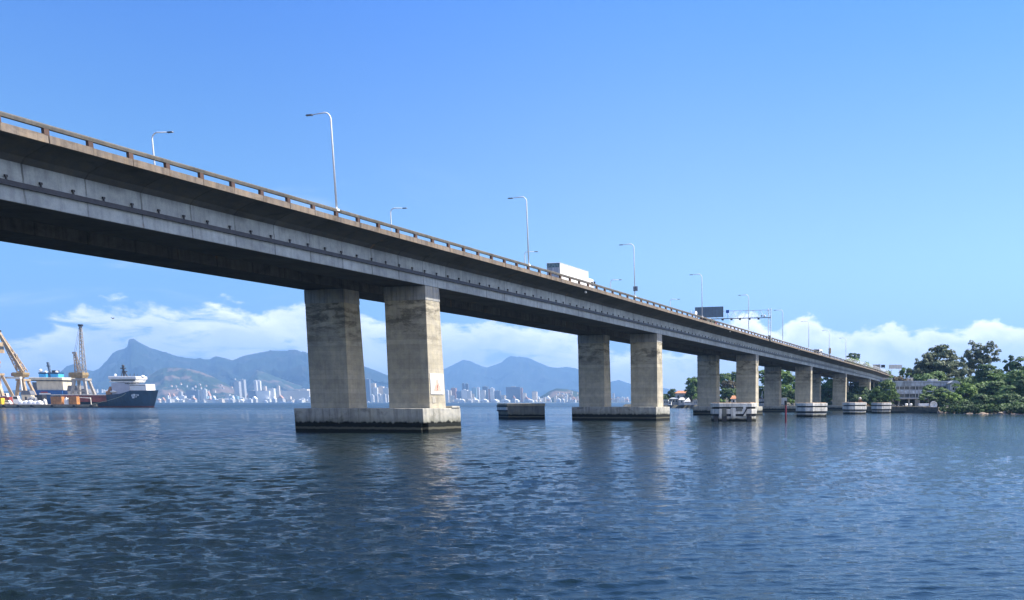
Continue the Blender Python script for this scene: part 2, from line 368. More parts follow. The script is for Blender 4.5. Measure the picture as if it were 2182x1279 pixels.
# ------------------------------------------------------------------ sea, terrain
def build_water():
    th=[]
    a0=-R_(62)+0; a1=R_(42)
    fine=np.linspace(a0,a1,1180); rest=np.linspace(a1,a0+2*math.pi,90)[1:-1]
    ang=np.concatenate([fine,rest]); na=len(ang)
    r=[3.0]
    while r[-1]<30000:
        q=r[-1]; g=.0045 if q<90 else (.0065 if q<250 else (.012 if q<700 else .06))
        if q<9: g=.05
        r.append(q*(1+g))
    r=np.array(r); nr=len(r)
    A,RR=np.meshgrid(ang,r)
    # angle 0 = view heading, positive to the right
    fx,fy=FW.x,FW.y; rx,ry=RT.x,RT.y
    X=RR*(np.cos(A)*fx+np.sin(A)*rx); Y=RR*(np.cos(A)*fy+np.sin(A)*ry)
    Z=np.zeros_like(X); rs=np.random.RandomState(5); U=(X*RT.x+Y*RT.y)/np.maximum(RR,1)
    wind=math.atan2(FW.y,FW.x)+.22
    DX=np.zeros_like(X); DY=np.zeros_like(X)
    for i in range(140):
        lam=0.22*(4.2/.22)**(rs.rand()**1.2)
        th_=wind+rs.normal(0,.46); k=2*math.pi/lam
        amp=lam*(.0052 if lam<.85 else (.0034 if lam<1.5 else .0013))*(.6+.8*rs.rand())
        fade=np.clip(lam/(RR*.0052*2.2)-.6,0,1)*np.clip((lam/(RR*.0016*3))-.3,0,1)
        ph=k*(X*math.cos(th_)+Y*math.sin(th_))+rs.rand()*6.28
        Z+=amp*fade*np.sin(ph)
        DX+=-amp*fade*.8*np.cos(ph)*math.cos(th_)*-1; DY+=-amp*fade*.8*np.cos(ph)*math.sin(th_)*-1
    # gust patches
    gp=.75+.35*np.sin(X*.021+1.3*np.sin(Y*.013))*np.sin(Y*.017+2.0+1.1*np.sin(X*.009))
    gp*=np.clip(1.45-2.6*(U+.35),.62,2.3); Z*=gp; X=X+DX*gp*1.15; Y=Y+DY*gp*1.15 
    vs=np.stack([X.ravel(),Y.ravel(),Z.ravel()],1)
    idx=np.arange(nr*na).reshape(nr,na)
    a=idx[:-1,:]; b=np.roll(idx,-1,1)[:-1,:]; c=np.roll(idx,-1,1)[1:,:]; e=idx[1:,:]
    quads=np.stack([a,b,c,e],-1).reshape(-1,4)[:,::-1]
    me=bpy.data.meshes.new('water'); nv=len(vs)+1; nq=len(quads)
    # centre cap
    me.vertices.add(nv); me.vertices.foreach_set('co',np.concatenate([vs.ravel(),[0,0,0]]).astype(np.float32))
    tri=np.stack([np.full(na,nv-1),np.roll(idx[0],-1),idx[0]],-1)
    me.loops.add(nq*4+na*3); me.loops.foreach_set('vertex_index',np.concatenate([quads.ravel(),tri.ravel()]).astype(np.int32))
    me.polygons.add(nq+na)
    me.polygons.foreach_set('loop_start',np.concatenate([np.arange(nq)*4,nq*4+np.arange(na)*3]).astype(np.int32))
    me.polygons.foreach_set('loop_total',np.concatenate([np.full(nq,4),np.full(na,3)]).astype(np.int32))
    me.polygons.foreach_set('use_smooth',np.ones(nq+na,dtype=bool))
    me.update(calc_edges=True)
    m,t,b=newmat('sea_water')
    pos=t.node('ShaderNodeNewGeometry').outputs['Position']
    v=t.scale(pos,(1.0,1.0,0.0))
    rot=t.node('ShaderNodeVectorRotate',rotation_type='Z_AXIS'); t.l.new(v,rot.inputs[0]); rot.inputs['Angle'].default_value=-AL
    v=t.scale(rot.outputs[0],(.55,1.0,1.0))
    n1=t.noise(v,4.6,5,.65,.4); n2=t.noise(v,.62,5,.58,.5); n3=t.noise(v,.12,3,.5)
    patch=t.noise(t.scale(pos,(.006,.016,0)),1.0,4,.6,.4)
    px_,py_,pz_=t.xyz(pos); rr=t.m('SQRT',t.m('ADD',t.m('MULTIPLY',px_,px_),t.m('MULTIPLY',py_,py_)))
    ux=t.m('DIVIDE',t.m('ADD',t.m('MULTIPLY',px_,RT.x),t.m('MULTIPLY',py_,RT.y)),rr); wnd=t.ramp(ux,-.62,.0,2.3,.9)
    wnd=t.m('MULTIPLY',wnd,t.ramp(rr,60,400,1.0,1.1))
    rg=lambda q:t.m('SUBTRACT',1.0,t.m('ABSOLUTE',t.m('SUBTRACT',t.m('MULTIPLY',q,2.0),1.0)))
    h=t.m('ADD',t.m('MULTIPLY',n1,.19),t.m('ADD',t.m('MULTIPLY',rg(t.noise(v,1.5,4,.6,.4)),.16),t.m('ADD',t.m('MULTIPLY',rg(n2),.20),t.m('MULTIPLY',n3,.2))))
    bp=t.node('ShaderNodeBump'); bp.inputs['Distance'].default_value=1.0
    t.l.new(h,bp.inputs['Height']); t.put(bp.inputs['Strength'],t.m('MULTIPLY',wnd,t.ramp(patch,.35,.68,.15,.34)))
    t.l.new(bp.outputs[0],P(b,'Normal'))
    col=t.mix(patch,(.004,.010,.011),(.007,.018,.020)); t.l.new(col,P(b,'Base Color'))
    t.put(P(b,'Roughness'),t.ramp(rr,60,900,.025,.30)); P(b,'IOR').default_value=1.45
    P(b,'Specular IOR Level').default_value=.5
    df=t.node('ShaderNodeBsdfDiffuse'); df.inputs[0].default_value=(.010,.014,.016,1)  # dark body mixed in towards the left, standing for weaker sky reflection
    mx=t.node('ShaderNodeMixShader'); t.put(mx.inputs[0],t.m('MULTIPLY',t.ramp(ux,-.62,-.05,.36,.0),t.ramp(rr,70,420,1.0,.45))); out=[q for q in t.n if q.type=='OUTPUT_MATERIAL'][0]
    t.l.new(b.outputs[0],mx.inputs[1]); t.l.new(df.outputs[0],mx.inputs[2]); t.l.new(mx.outputs[0],out.inputs[0])
    me.materials.append(m)
    o=bpy.data.objects.new('water',me); COL.objects.link(o); tag(o,kind='structure')
build_water()

def segdist(px,py,poly):
    best=np.full(px.shape,1e9)
    for (x0,y0),(x1,y1) in zip(poly[:-1],poly[1:]):
        dx,dy=x1-x0,y1-y0; L=dx*dx+dy*dy
        q=np.clip(((px-x0)*dx+(py-y0)*dy)/L,0,1)
        best=np.minimum(best,np.hypot(px-(x0+q*dx),py-(y0+q*dy)))
    return best
def inside(px,py,poly):
    c=np.zeros(px.shape,bool); n=len(poly)
    for i in range(n):
        x0,y0=poly[i]; x1,y1=poly[(i+1)%n]
        cond=((y0>py)!=(y1>py)); xi=(x1-x0)*(py-y0)/((y1-y0) if y1!=y0 else 1e-9)+x0
        c^=cond&(px<xi)
    return c
SHORE=[(170,-330),(215,-150),(262,-58),(290,-8),(305,6),(325,21),(343,40),(374,52),(420,66),(455,92),(500,135),(540,183),(575,216),(640,270),(760,330),(1100,420)]  # (s,t)
LAND=SHORE+[(1300,420),(1300,-900),(170,-900)]
def landz(s,t):
    s=np.atleast_1d(np.asarray(s,float)); t=np.atleast_1d(np.asarray(t,float))
    dd=segdist(s,t,SHORE); ins=inside(s,t,LAND)
    e=np.clip(dd/np.where(t<17,7.0,1.6),0,1)
    z=np.where(ins,-.6+2.6*e,-.6-np.clip(dd*.25,0,5))
    # hill behind the quay building on the right, and a lower rise behind the bridge end
    hill=6*np.exp(-(((s-430)/70.)**2+((t+20)/62.)**2))+4*np.exp(-(((s-360)/45.)**2+((t+62)/48.)**2))+6*np.exp(-(((s-640)/90.)**2+((t-90)/90.)**2))
    hill+=5*np.exp(-(((s-650)/50.)**2+((t-190)/45.)**2))
    w=np.clip((dd-22)/25.,0,1)
    nz=.5*np.sin(s*.17+t*.11)+.4*np.sin(s*.09-t*.23)
    return np.where(ins,z+hill*w+nz*np.clip((dd-6)/10,0,1)*.5,z)
def gz(x,y): return float(landz(y,-x)[0])
def build_land():
    ss=np.concatenate([np.linspace(170,700,190),np.linspace(705,1250,40)]); tt=np.concatenate([np.linspace(-500,-102,60),np.linspace(-100,330,150),np.linspace(335,420,12)])
    S,T=np.meshgrid(ss,tt,indexing='ij'); Z=landz(S.ravel(),T.ravel()).reshape(S.shape)
    vs=np.stack([-T.ravel(),S.ravel(),Z.ravel()],1); a,b=S.shape
    idx=np.arange(a*b).reshape(a,b); q=np.stack([idx[:-1,:-1],idx[:-1,1:],idx[1:,1:],idx[1:,:-1]],-1).reshape(-1,4)
    me=bpy.data.meshes.new('ground'); me.from_pydata(vs.tolist(),[],q.tolist()); me.update()
    me.polygons.foreach_set('use_smooth',[True]*len(me.polygons)); me.materials.append(M['soil'])
    o=bpy.data.objects.new('ground',me); COL.objects.link(o); tag(o,kind='structure')
build_land()
# ------------------------------------------------------------------ bridge
DS=[-80,140,182,262,343,424,502,560,640,760]; DV=[0,0,.28,.72,1.12,1.6,1.98,2.75,4.2,7.5]
def drop(s): return float(np.interp(s,DS,DV))
def sweep(sec,s0,s1,name,mat,parent,step=5.0,jit=None):
    """section polygon in (t,z) carried along the bridge"""
    n=len(sec); N=max(2,int(round((s1-s0)/step))+1); vs=[];fs=[]
    for i in range(N):
        s=s0+(s1-s0)*i/(N-1); dz=drop(s)
        for t,z in sec: vs.append((-t,s,z-dz))
    for i in range(N-1):
        for k in range(n): fs.append((i*n+k,(i+1)*n+k,(i+1)*n+(k+1)%n,i*n+(k+1)%n))
    fs.append(tuple(range(n))); fs.append(tuple((N-1)*n+k for k in range(n-1,-1,-1)))
    mb=MB(); mb.add(vs,fs); return mb.build(name,mat,parent)
S0,S1=-60,650
T0=67.7; TW=70.9; WL=6.07; GP=6.13; T1=92.4
bridge=empty('road_bridge',(-80,100,0))
bridge.location=(0,0,0)
tag(bridge,'long grey concrete box girder road bridge on twin column piers crossing the bay','bridge')
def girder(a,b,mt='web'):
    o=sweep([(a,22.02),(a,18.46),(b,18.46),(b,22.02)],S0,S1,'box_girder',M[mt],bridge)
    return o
g1=girder(TW,TW+WL); g2=girder(TW+WL+GP,TW+2*WL+GP,'web_shade')
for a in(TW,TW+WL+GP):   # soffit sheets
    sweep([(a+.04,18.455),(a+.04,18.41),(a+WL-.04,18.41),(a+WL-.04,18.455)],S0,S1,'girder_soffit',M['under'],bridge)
# deck with tapering cantilevers
mid=(T0+T1)/2
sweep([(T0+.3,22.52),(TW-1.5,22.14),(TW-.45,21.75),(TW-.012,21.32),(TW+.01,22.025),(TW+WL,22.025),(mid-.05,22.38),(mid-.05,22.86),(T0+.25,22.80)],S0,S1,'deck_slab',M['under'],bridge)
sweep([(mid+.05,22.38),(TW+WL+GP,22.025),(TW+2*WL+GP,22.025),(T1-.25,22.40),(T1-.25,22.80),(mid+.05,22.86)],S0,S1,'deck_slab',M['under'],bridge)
sweep([(T0+.6,22.865),(T1-.6,22.865),(T1-.6,22.93),(T0+.6,22.93)],S0,S1,'road_surface',M['asphalt'],bridge)
# kerb beam in 3.33 m lengths with slightly uneven edges
def kerb(t0,t1):
    mb=MB(); s=S0; rs=random.Random(3)
    while s<S1:
        e=min(s+3.31,S1); j=rs.uniform(-.03,.03); k=rs.uniform(-.025,.02); zt=23.03+k
        a,b=drop(s),drop(e); vs=[]
        for (q,dz) in((s,a),(e,b)):
            vs+=[(-(t0+j*(t0<80)),q,22.50-dz-.02),(-t1,q,22.50-dz),(-t1,q,zt-dz),(-(t0+j*(t0<80)),q,zt-dz)]
        mb.add(vs,[(0,1,2,3),(7,6,5,4),(0,4,5,1),(1,5,6,2),(2,6,7,3),(3,7,4,0)]); s+=3.33
    return mb.build('kerb_beam',M['fascia'],bridge)
kerb(T0,T0+.32); kerb(T1,T1-.32)
sweep([(T0+.0,23.47),(T0+.30,23.47),(T0+.30,23.78),(T0+.06,23.80),(T0-.02,23.70)],S0,S1,'parapet_rail',M['railc'],bridge)
sweep([(T1-.30,23.02),(T1,23.02),(T1,23.78),(T1-.24,23.78)],S0,S1,'parapet_rail',M['railc'],bridge)
pm=MB(); pm.box(-.28,0,-.19,.19,0,.47); pp=pm.build('parapet_post',M['post'],bridge)
posts=[53.1+3.33*i for i in range(-12,150)]
vis=[s for s in posts if s>48][:100]
pp.location=(-T0-.01,vis[0],23.01-drop(vis[0]))
for s in vis[1:]:
    c=pp.copy(); COL.objects.link(c); c.location=(-T0-.01,s,23.01-drop(s))
mb=MB()
for s in posts:
    if s in vis: continue
    z=23.01-drop(s); mb.box(-T0-.29,-T0-.01,s-.19,s+.19,z,z+.47)
tag(mb.build('parapet_post',M['post'],bridge),kind='stuff')
# cable tray on the web and its brackets
sweep([(TW-.30,19.52),(TW-.005,19.52),(TW-.005,19.90),(TW-.24,19.90)],S0,S1,'cable_tray',M['darksteel'],bridge)
bm=MB(); bm.box(-.04,.04,-.05,.05,0,.2); bm.box(-.08,.08,-.09,.09,.2,.36); bb=bm.build('tray_bracket',M['darksteel'],bridge)
br=[52.1+2.5*i for i in range(-8,160)]; bv=[s for s in br if s>48][:100]
bb.location=(-TW+.12,bv[0],19.90-drop(bv[0]))
for s in bv[1:]:
    c=bb.copy(); COL.objects.link(c); c.location=(-TW+.12,s,19.90-drop(s))
mb=MB()
for s in br:
    if s in bv: continue
    z=19.9-drop(s); mb.box(-TW+.04,-TW+.18,s-.07,s+.07,z,z+.4)
tag(mb.build('tray_bracket',M['darksteel'],bridge),kind='stuff')
# stiffener ribs where segments join the cantilever (thin dark joints seen from below)
# piers
def pier(s,ct,damage=False):
    capm=MB(); a=T0+2.6; a=TW-.62; b=TW+2*WL+GP+.62
    x0,x1=-b,-a; y0,y1=s-4.15,s+4.15
    if damage:
        # broken lower near corner
        prof=[(x0,y0),(x1-.0,y0),(x1,y1),(x0,y1)]
        capm.prism([(x0,y0),(x1,y0),(x1,y1),(x0,y1)],1.15,ct)
        capm.prism([(x0,y0),(x1-.35,y0),(x1-.35,y0+.15),(x1-.75,y0+.75),(x1,y0+1.0),(x1,y1),(x0,y1)],-2,1.152)
    else: capm.prism([(x0,y0),(x1,y0),(x1,y1),(x0,y1)],-2,ct)
    cap=capm.build('pile_cap',M['cap'],bridge,bevel=.10)
    zt=18.40-drop(s); wt,wb=2.874,3.542
    for t in(TW,TW+WL+GP):
        m=MB(); m.frus((-t-WL,-t,s-wb/2,s+wb/2),(-t-WL,-t,s-wt/2,s+wt/2),ct-.02,zt); m.build('column',M['column'],cap,bevel=.04)
        m=MB(); q=.035; m.frus((-t-WL-q,-t+q,s-wt/2-.06-q,s+wt/2+.06+q),(-t-WL-q,-t+q,s-wt/2-q,s+wt/2+q),zt-1.75,zt-.004); m.build('column_head',M['head'],cap,bevel=.03)
    return cap
ctops=[3.04,3.04,2.82,2.5,2.4,2.3,2.2,2.6]
for i in range(8): pier(103.6+80*(i-1),ctops[i],damage=(i==1))
# low debris block on the first pile cap, right end
m=MB(); m.box(-.5,.5,-.9,.9,0,.28); o=m.build('concrete_block',M['cap'],None,bevel=.06); o.location=(-TW+.2,106.6,3.045)
tag(o,'small loose concrete slab lying on the pile cap beside the column with the warning board','concrete slab')
# ---- warning board on the sunlit narrow face of the nearest pier
tc=BT(931,818.6,TW-.03)
ws=empty('warning_board',tuple(tc)); tag(ws,'white board with faded red warning triangle on the sunlit side of the nearest bridge pier','warning sign')
m=MB(); m.box(-.02,.05,-1.38,1.38,-1.30,1.30); m.build('board',M['signwhite'],ws)
def tri(h0,h1,w,x0,x1):
    mm=MB(); mm.add([(x0,-w,h0),(x0,w,h0),(x0,0,h1),(x1,-w,h0),(x1,w,h0),(x1,0,h1)],[(0,2,1),(3,4,5),(0,1,4,3),(1,2,5,4),(2,0,3,5)]); return mm
o=tri(-.95,.88,.88,.05,.07).build('triangle',M['signred'],ws)
mm=MB(); mm.box(.072,.085,-.07,.07,-.55,-.1); mm.box(.072,.085,-.07,.07,-.76,-.64); mm.build('exclamation_mark',M['signdark'],ws)
m=MB(); p=BT(924.5,851.5,TW-.02); m.box(p.x-.02,p.x+.03,p.y-.35,p.y+.35,p.z-.42,p.z+.35)
tag(m.build('notice_plate',plain('faded_notice',(.46,.43,.36),.7),None),'small faded grey notice plate under the white warning board on the pier','notice')
# small lights / white fittings hanging under the kerb
for (x,y,l) in((1248,622,'small white navigation lamp under the deck edge below the white lorry'),(1556,706,'small white navigation lamp under the deck edge below the sign gantry beam'),(1702,746,'small white navigation lamp under the deck edge near the far end of the parapet openings')):
    p=BT(x,y,T0+.45); e=empty('navigation_lamp',tuple(p)); tag(e,l,'navigation lamp','small lamps under the deck edge')
    m=MB(); m.tube([(0,0,.08),(0,0,max(.3,22.38-drop(p.y)-p.z+.1))],.04,6); m.build('bracket',M['darksteel'],e)
    m=MB(); m.ball((0,0,-.05),.2,10,7); m.build('lamp_globe',M['white'],e)

# ---- street lamps
def lamp_proto():
    e=empty('street_lamp'); m=MB(); pts=[(0,0,-.15),(0,0,8.9)]
    for k in range(1,7):
        a=math.pi/2*k/6; pts.append((-.75+.75*math.cos(a),0,8.9+.68*math.sin(a)))
    pts.append((-2.25,0,9.5))
    m.tube(pts,[.105,.078]+[.068]*6+[.045],8); m.build('pole',M['galv'],e,smooth=True)
    m=MB(); m.box(-.2,.2,-.2,.2,-.15,.05); m.build('base_plate',M['galv'],e)
    m=MB(); m.frus((-3.0,-2.2,-.13,.13),(-2.9,-2.2,-.10,.10),9.42,9.56); m.build('lamp_head',M['galv2'],e,bevel=.03)
    return e
LP=lamp_proto(); first=True
nm=['nearest','second nearest','third','fourth','fifth','sixth','seventh','eighth','ninth']
wh={0:'tallest white street lamp, on the near parapet above the nearest pier',1:'white street lamp on the near parapet just left of the white lorry',2:'white street lamp with a small grey board on its pole, right of the white lorry',3:'white street lamp standing in front of the big grey sign back',4:'faint white street lamp on the near parapet left of the gantry upright',5:'faint street lamp on the near parapet between the sign gantry and the clouds',6:'thin distant street lamp on the near parapet right of the gantry',7:'very thin distant street lamp on the near parapet just before the far lorry',8:'farthest street lamp on the near parapet beyond the far lorry'}
for i in range(9):
    s=83.2+40*i
    e=LP if first else copy_tree(LP); first=False
    e.location=(-T0-.15,s,23.75-drop(s)); tag(e,wh[i],'street lamp','street lamps along the bridge parapets')
wf={0:'leftmost street lamp, on the far side of the deck with its arm pointing right',1:'far side street lamp showing its head just right of the tallest lamp',2:'far side street lamp whose head shows beside the pole left of the lorry',3:'far side street lamp whose head shows between the lorry and the lamp with a board',4:'faint far side street lamp before the big grey sign back',5:'faint far side street lamp over the sign gantry'}
for i in range(6):
    s=84.2+40.9*i; e=copy_tree(LP); e.location=(-T1+.15,s,23.78-drop(s)); e.rotation_euler=(0,0,math.pi); tag(e,wf[i],'street lamp','street lamps along the bridge parapets')
p=BT(1355,615.5,T0-.1); m=MB(); m.box(p.x-.45,p.x+.45,p.y-.24,p.y-.19,p.z-.45,p.z+.42)
tag(m.build('small_sign',plain('sign_mottled_grey',(.20,.22,.25),.6,var=.5,sc=4),None),'small mottled grey board fixed to the pole of the third street lamp','sign')

# ---- box lorry
def wheel(parent,x,y,z,r,w,axis='x'):
    m=MB(); a=[(x-w/2,y,z),(x+w/2,y,z)] if axis=='x' else [(x,y-w/2,z),(x,y+w/2,z)]
    m.tube(a,r,14); o=m.build('wheel',M['black'],parent)
    m=MB(); q=.01; a=[(x-w/2-q,y,z),(x+w/2+q,y,z)] if axis=='x' else [(x,y-w/2-q,z),(x,y+w/2+q,z)]
    m.tube(a,r*.5,10); m.build('rim',M['galv'],o)
truck=empty('box_lorry',(-73.0,143.2,22.93)); tag(truck,'white articulated box lorry driving away on the near lane of the bridge','lorry')
m=MB(); m.box(-2.5,0,0,10.9,1.0,4.22); m.build('cargo_box',M['white'],truck,bevel=.04)
m=MB(); m.box(-2.44,-.06,-.05,-.004,1.05,4.16); dr=m.build('rear_door',plain('lorry_rear_grey',(.38,.41,.45),.5,var=.15,sc=1,stretch=(3,1,.2)),truck)
m=MB(); m.box(-2.40,-.10,-.062,-.052,3.45,4.10); hb=m.build('rear_header',plain('lorry_header_dark',(.10,.17,.20),.5,var=.4,sc=2.5),dr)
# block letters are too small to read in the photograph: keep them as short irregular strokes
rs=random.Random(11); m=MB(); x=-2.28
for k in range(7):
    w=.22; m.box(x,x+.05,-.075,-.064,3.55,4.0)
    if k%2: m.box(x+.052,x+w,-.075,-.064,3.92,4.0)
    else: m.box(x+.052,x+w,-.075,-.064,3.55,3.63)
    if k in(1,3,4,6): m.box(x+.052,x+w-.03,-.075,-.064,3.74,3.81)
    if k in(0,2,5): m.box(x+w-.03,x+w+.015,-.075,-.064,3.635,4.0)
    x+=.305
m.build('lettering',plain('lorry_letter_green',(.30,.40,.38),.5),dr)
for k in(-2.2,-1.35,-1.15,-.3):
    m=MB(); m.tube([(k,-.09,1.1),(k,-.09,3.4)],.02,6); m.build('lock_rod',M['galv'],dr)
m=MB(); y=1.5
for k in range(5):
    m.box(.002,.012,y,y+.12,3.25,3.65); m.box(.002,.012,y+.121,y+.40,3.25 if k%2 else 3.55,3.35 if k%2 else 3.65); y+=.52
m.build('side_lettering',plain('lorry_letter_grey',(.50,.52,.55),.5),truck)
m=MB()
for k in range(1,9): m.box(.002,.012,k*1.21-.03,k*1.21+.03,1.02,4.1)
m.box(.002,.03,0,10.9,1.0,1.12); m.box(.002,.03,0,10.9,4.1,4.2); m.build('panel_seam',plain('lorry_seam_grey',(.55,.56,.57),.5,var=.3,sc=3),truck)
m=MB(); m.frus((-2.35,-.1,11.3,13.6),(-2.3,-.15,11.45,13.3),.5,3.1); cb=m.build('cab',M['white'],truck,bevel=.1)
m=MB(); m.box(-2.2,-.2,13.42,13.50,1.9,2.8); m.build('windscreen',M['glass'],cb)
m=MB(); m.box(-.115,-.095,12.2,13.0,1.9,2.6); m.build('side_window',M['glass'],cb)
m=MB(); m.box(-.02,.22,13.15,13.3,2.0,2.7); m.build('mirror',M['darksteel'],cb)
m=MB(); m.box(-2.3,-.2,.2,12.5,.75,1.0); m.build('chassis',M['darksteel'],truck)
for y in(1.2,2.5,9.2,12.6):
    for x in(-2.3,-.2): wheel(truck,x,y,.5,.5,.3)
# ---- lorry ahead with an orange load, white lamps (seen at the big sign)
t2=empty('flatbed_lorry',(-73.5,224,22.93-drop(224))); tag(t2,'dark lorry with red cab just left of the big grey sign back','lorry')
m=MB(); m.box(-2.4,0,0,7.0,1.1,1.35); m.build('load_bed',M['darksteel'],t2)
m=MB(); m.extr([(-2.3,1.36),(-.1,1.36),(-.1,2.3),(-.7,2.75),(-1.8,2.75),(-2.3,2.3)],.1,6.8); m.build('tarpaulin_load',plain('dark_tarpaulin',(.05,.06,.045),.8,var=.3),t2)
m=MB(); m.box(-2.3,-.02,7.2,9.2,.6,2.6); cb=m.build('cab',M['red'],t2,bevel=.12)
m=MB(); m.box(-.025,-.005,7.9,8.8,1.7,2.3); m.build('side_window',M['glass'],cb)
for y in(1.2,2.3,8.3):
    for x in(-2.2,-.15): wheel(t2,x,y,.5,.5,.3)
for k,(x,y,l) in enumerate(((1483,667,'upper of the two white round reflectors beside the big sign back'),(1484,674,'lower of the two white round reflectors beside the big sign back'))):
    p=BT(x,y,T0+.2); m=MB(); m.tube([(p.x,p.y,p.z),(p.x+.06,p.y-.02,p.z)],.42 if k==0 else .36,14)
    if k==0: m.tube([(p.x-.05,p.y,23.7-drop(p.y)),(p.x-.05,p.y,p.z)],.04,6)
    tag(m.build('reflector_disc',M['signwhite'],None),l,'reflector','white discs on the parapet')
# ---- sign gantry
SG=266.0; dz=drop(SG)
gan=empty('sign_gantry',(-T0,SG,23.0-dz)); tag(gan,'white lattice sign gantry spanning the bridge deck with lamps under its beam','gantry')
ztop=BS(1640,657,SG).z-(23.0-dz); pb=BS(1637,677,SG); zb=pb.z-(23.0-dz)
for dx in(-.0,-.75):
    m=MB(); m.bar((dx+.35,0,0),(dx+.35,0,ztop),.17); 
    m.build('upright',M['galv'],gan)
m=MB()
for k in range(8):
    z=.5+k*(ztop-1)/8; m.bar((.35,0,z),(-.4,0,z+(ztop-1)/8),.06)
m.build('upright_lacing',M['galv'],gan)
m=MB(); m.frus((-.55,.5,-.7,.7),(-.4,.35,-.35,.35),-.6,1.2); m.build('footing',M['fend_g'],gan,bevel=.05)
L=-(T1-T0)
m=MB(); m.bar((.35,0,zb),(L,0,zb),.28,.22); m.build('lower_chord',M['galv2'],gan)
m=MB(); m.bar((.35,0,ztop-.5),(L,0,ztop-.5),.12); m.build('upper_chord',M['galv'],gan)
m=MB(); n=12
for k in range(n):
    xa=.3+(L-.3)*k/n; xb=.3+(L-.3)*(k+.5)/n; xc=.3+(L-.3)*(k+1)/n
    m.bar((xa,0,zb),(xb,0,ztop-.5),.09); m.bar((xb,0,ztop-.5),(xc,0,zb),.09)
m.build('lacing_bars',M['galv'],gan)
m=MB(); m.bar((L,0,0),(L,0,ztop),.22); m.build('upright',M['galv'],gan)
for x in(1617.5,1598,1578,1560,1541,1518,1500):
    q=BS(x,681,SG); m=MB(); m.box(q.x+T0-.28,q.x+T0+.28,-.9,-.3,zb-.55,zb-.15); m.bar((q.x+T0,-.3,zb-.2),(q.x+T0,0,zb),.07); m.build('floodlight',M['darksteel'],gan)
for x in(1629,1623):
    q=BS(x,671,SG); m=MB(); m.ball((q.x+T0,0,zb+.55),.26 if x<1625 else .34,10,7); m.build('camera_housing',M['white'] if x>1625 else M['galv2'],gan)
a=BS(1481,655,SG-.6); b=BS(1541.5,676,SG-.6)
sb=empty('big_road_sign',((a.x+b.x)/2,SG-.6,(a.z+b.z)/2)); tag(sb,'large grey blank back of a road sign hung on the gantry above the deck','road sign')
hw=abs(b.x-a.x)/2; hh=abs(a.z-b.z)/2
m=MB(); m.box(-hw,hw,-.06,.06,-hh,hh); pn=m.build('panel',M['signback'],sb)
for k in range(9):
    m=MB(); x=-hw+.25+k*(2*hw-.5)/8; m.box(x-.04,x+.04,-.12,-.062,-hh+.05,hh-.05); m.build('panel_rib',M['galv2'],sb)
q=BS(1550.5,664,SG-.3); m=MB(); m.box(q.x-.5,q.x+.45,SG-.32,SG-.26,q.z-.45,q.z+.45); m.bar((q.x,SG-.2,q.z-.4),(q.x,SG-.2,zb+23-dz),.08)
tag(m.build('blue_sign',M['signblue'],None),'small square blue sign on the gantry just right of the big grey sign back','sign')
# ---- white lorry far along the bridge with a brown post beside it
q=BT(1751,757,T0+4.6); t3=empty('distant_lorry',(-73.2,q.y,22.93-drop(q.y))); tag(t3,'small white van with a dark rear window near the far end of the bridge','van')
m=MB(); m.box(-2.5,0,0,6.0,.7,3.7); bo=m.build('body',M['white'],t3,bevel=.1)
m=MB(); m.box(-2.3,-.2,-.04,-.005,2.35,3.35); m.build('rear_window',M['glass'],bo)
m=MB(); m.box(.005,.03,1.2,5.4,2.3,3.1); m.build('side_window',M['glass'],bo)
for y in(.9,4.2):
    for x in(-2.1,-.1): wheel(t3,x,y,.45,.45,.25)
q=BT(1768,760,T0+.1); z0=23.7-drop(q.y)-.6; ht=(760-744)*kpx(350)*1.0
cp=empty('control_mast',(q.x,q.y,z0)); tag(cp,'brown sign box on a post standing at the far parapet beside the small white van','sign post')
m=MB(); m.bar((0,0,0),(0,0,2.4),.25); m.build('post',M['darksteel'],cp)
m=MB(); m.box(-.45,.45,-.4,.4,1.2,3.4); m.build('sign_box',M['sand2'],cp,bevel=.05)
# overhead signs beyond the end of the deck
for (x0,x1,y0,y1,R,mt,l) in((1860,1876,777,786,560,'buff','grey sign back at the end of the bridge, leftmost of the far row'),(1877.5,1886,777.5,783.5,560,'fend_b','small dark sign at the end of the bridge between two pale boards'),(1894,1922,777.5,786,575,'offwhite','long pale sign board beyond the end of the bridge by the tree tops')):
    a=W(x0,y0,R); b=W(x1,y1,R); base=gz((a.x+b.x)/2,(a.y+b.y)/2)
    e=empty('far_road_sign',((a.x+b.x)/2,(a.y+b.y)/2,base),YAW); tag(e,l,'road sign','signs beyond the bridge end')
    w=(x1-x0)*kpx(R)/2; zc=(a.z+b.z)/2-base; h=abs(a.z-b.z)/2
    m=MB(); m.box(-w,w,-.1,.1,zc-h,zc+h); m.build('panel',M[mt],e)
    for s_ in(-.6,.6): m=MB(); m.bar((s_*w,.2,0),(s_*w,.2,zc),.25); m.build('post',M['galv'],e)
# mesh fence along the ramp
a=W(1818,772,520); 
fe=empty('ramp_fence',(0,0,0)); tag(fe,'pale wire mesh fence along the ramp where the bridge meets the shore','fence')
m=MB(); pts=[(1800,766,420),(1830,771,450),(1858,780,500),(1880,789,545),(1905,797,600)]
pw=[BT(x,y,T0+.05) for x,y,_ in pts]
def fz(s): return 23.7-drop(s)
ss=np.linspace(405,560,32)
for s in ss: m.bar((-T0-.1,s,fz(s)-.5),(-T0-.1,s,fz(s)+1.6),.08)
m.build('fence_post',M['galv'],fe)
m=MB()
for k in range(7):
    for a_,b_ in zip(ss[:-1],ss[1:]): m.bar((-T0-.1,a_,fz(a_)+.2+k*.22),(-T0-.1,b_,fz(b_)+.2+k*.22),.035)
m.build('wire_mesh',M['galv'],fe)

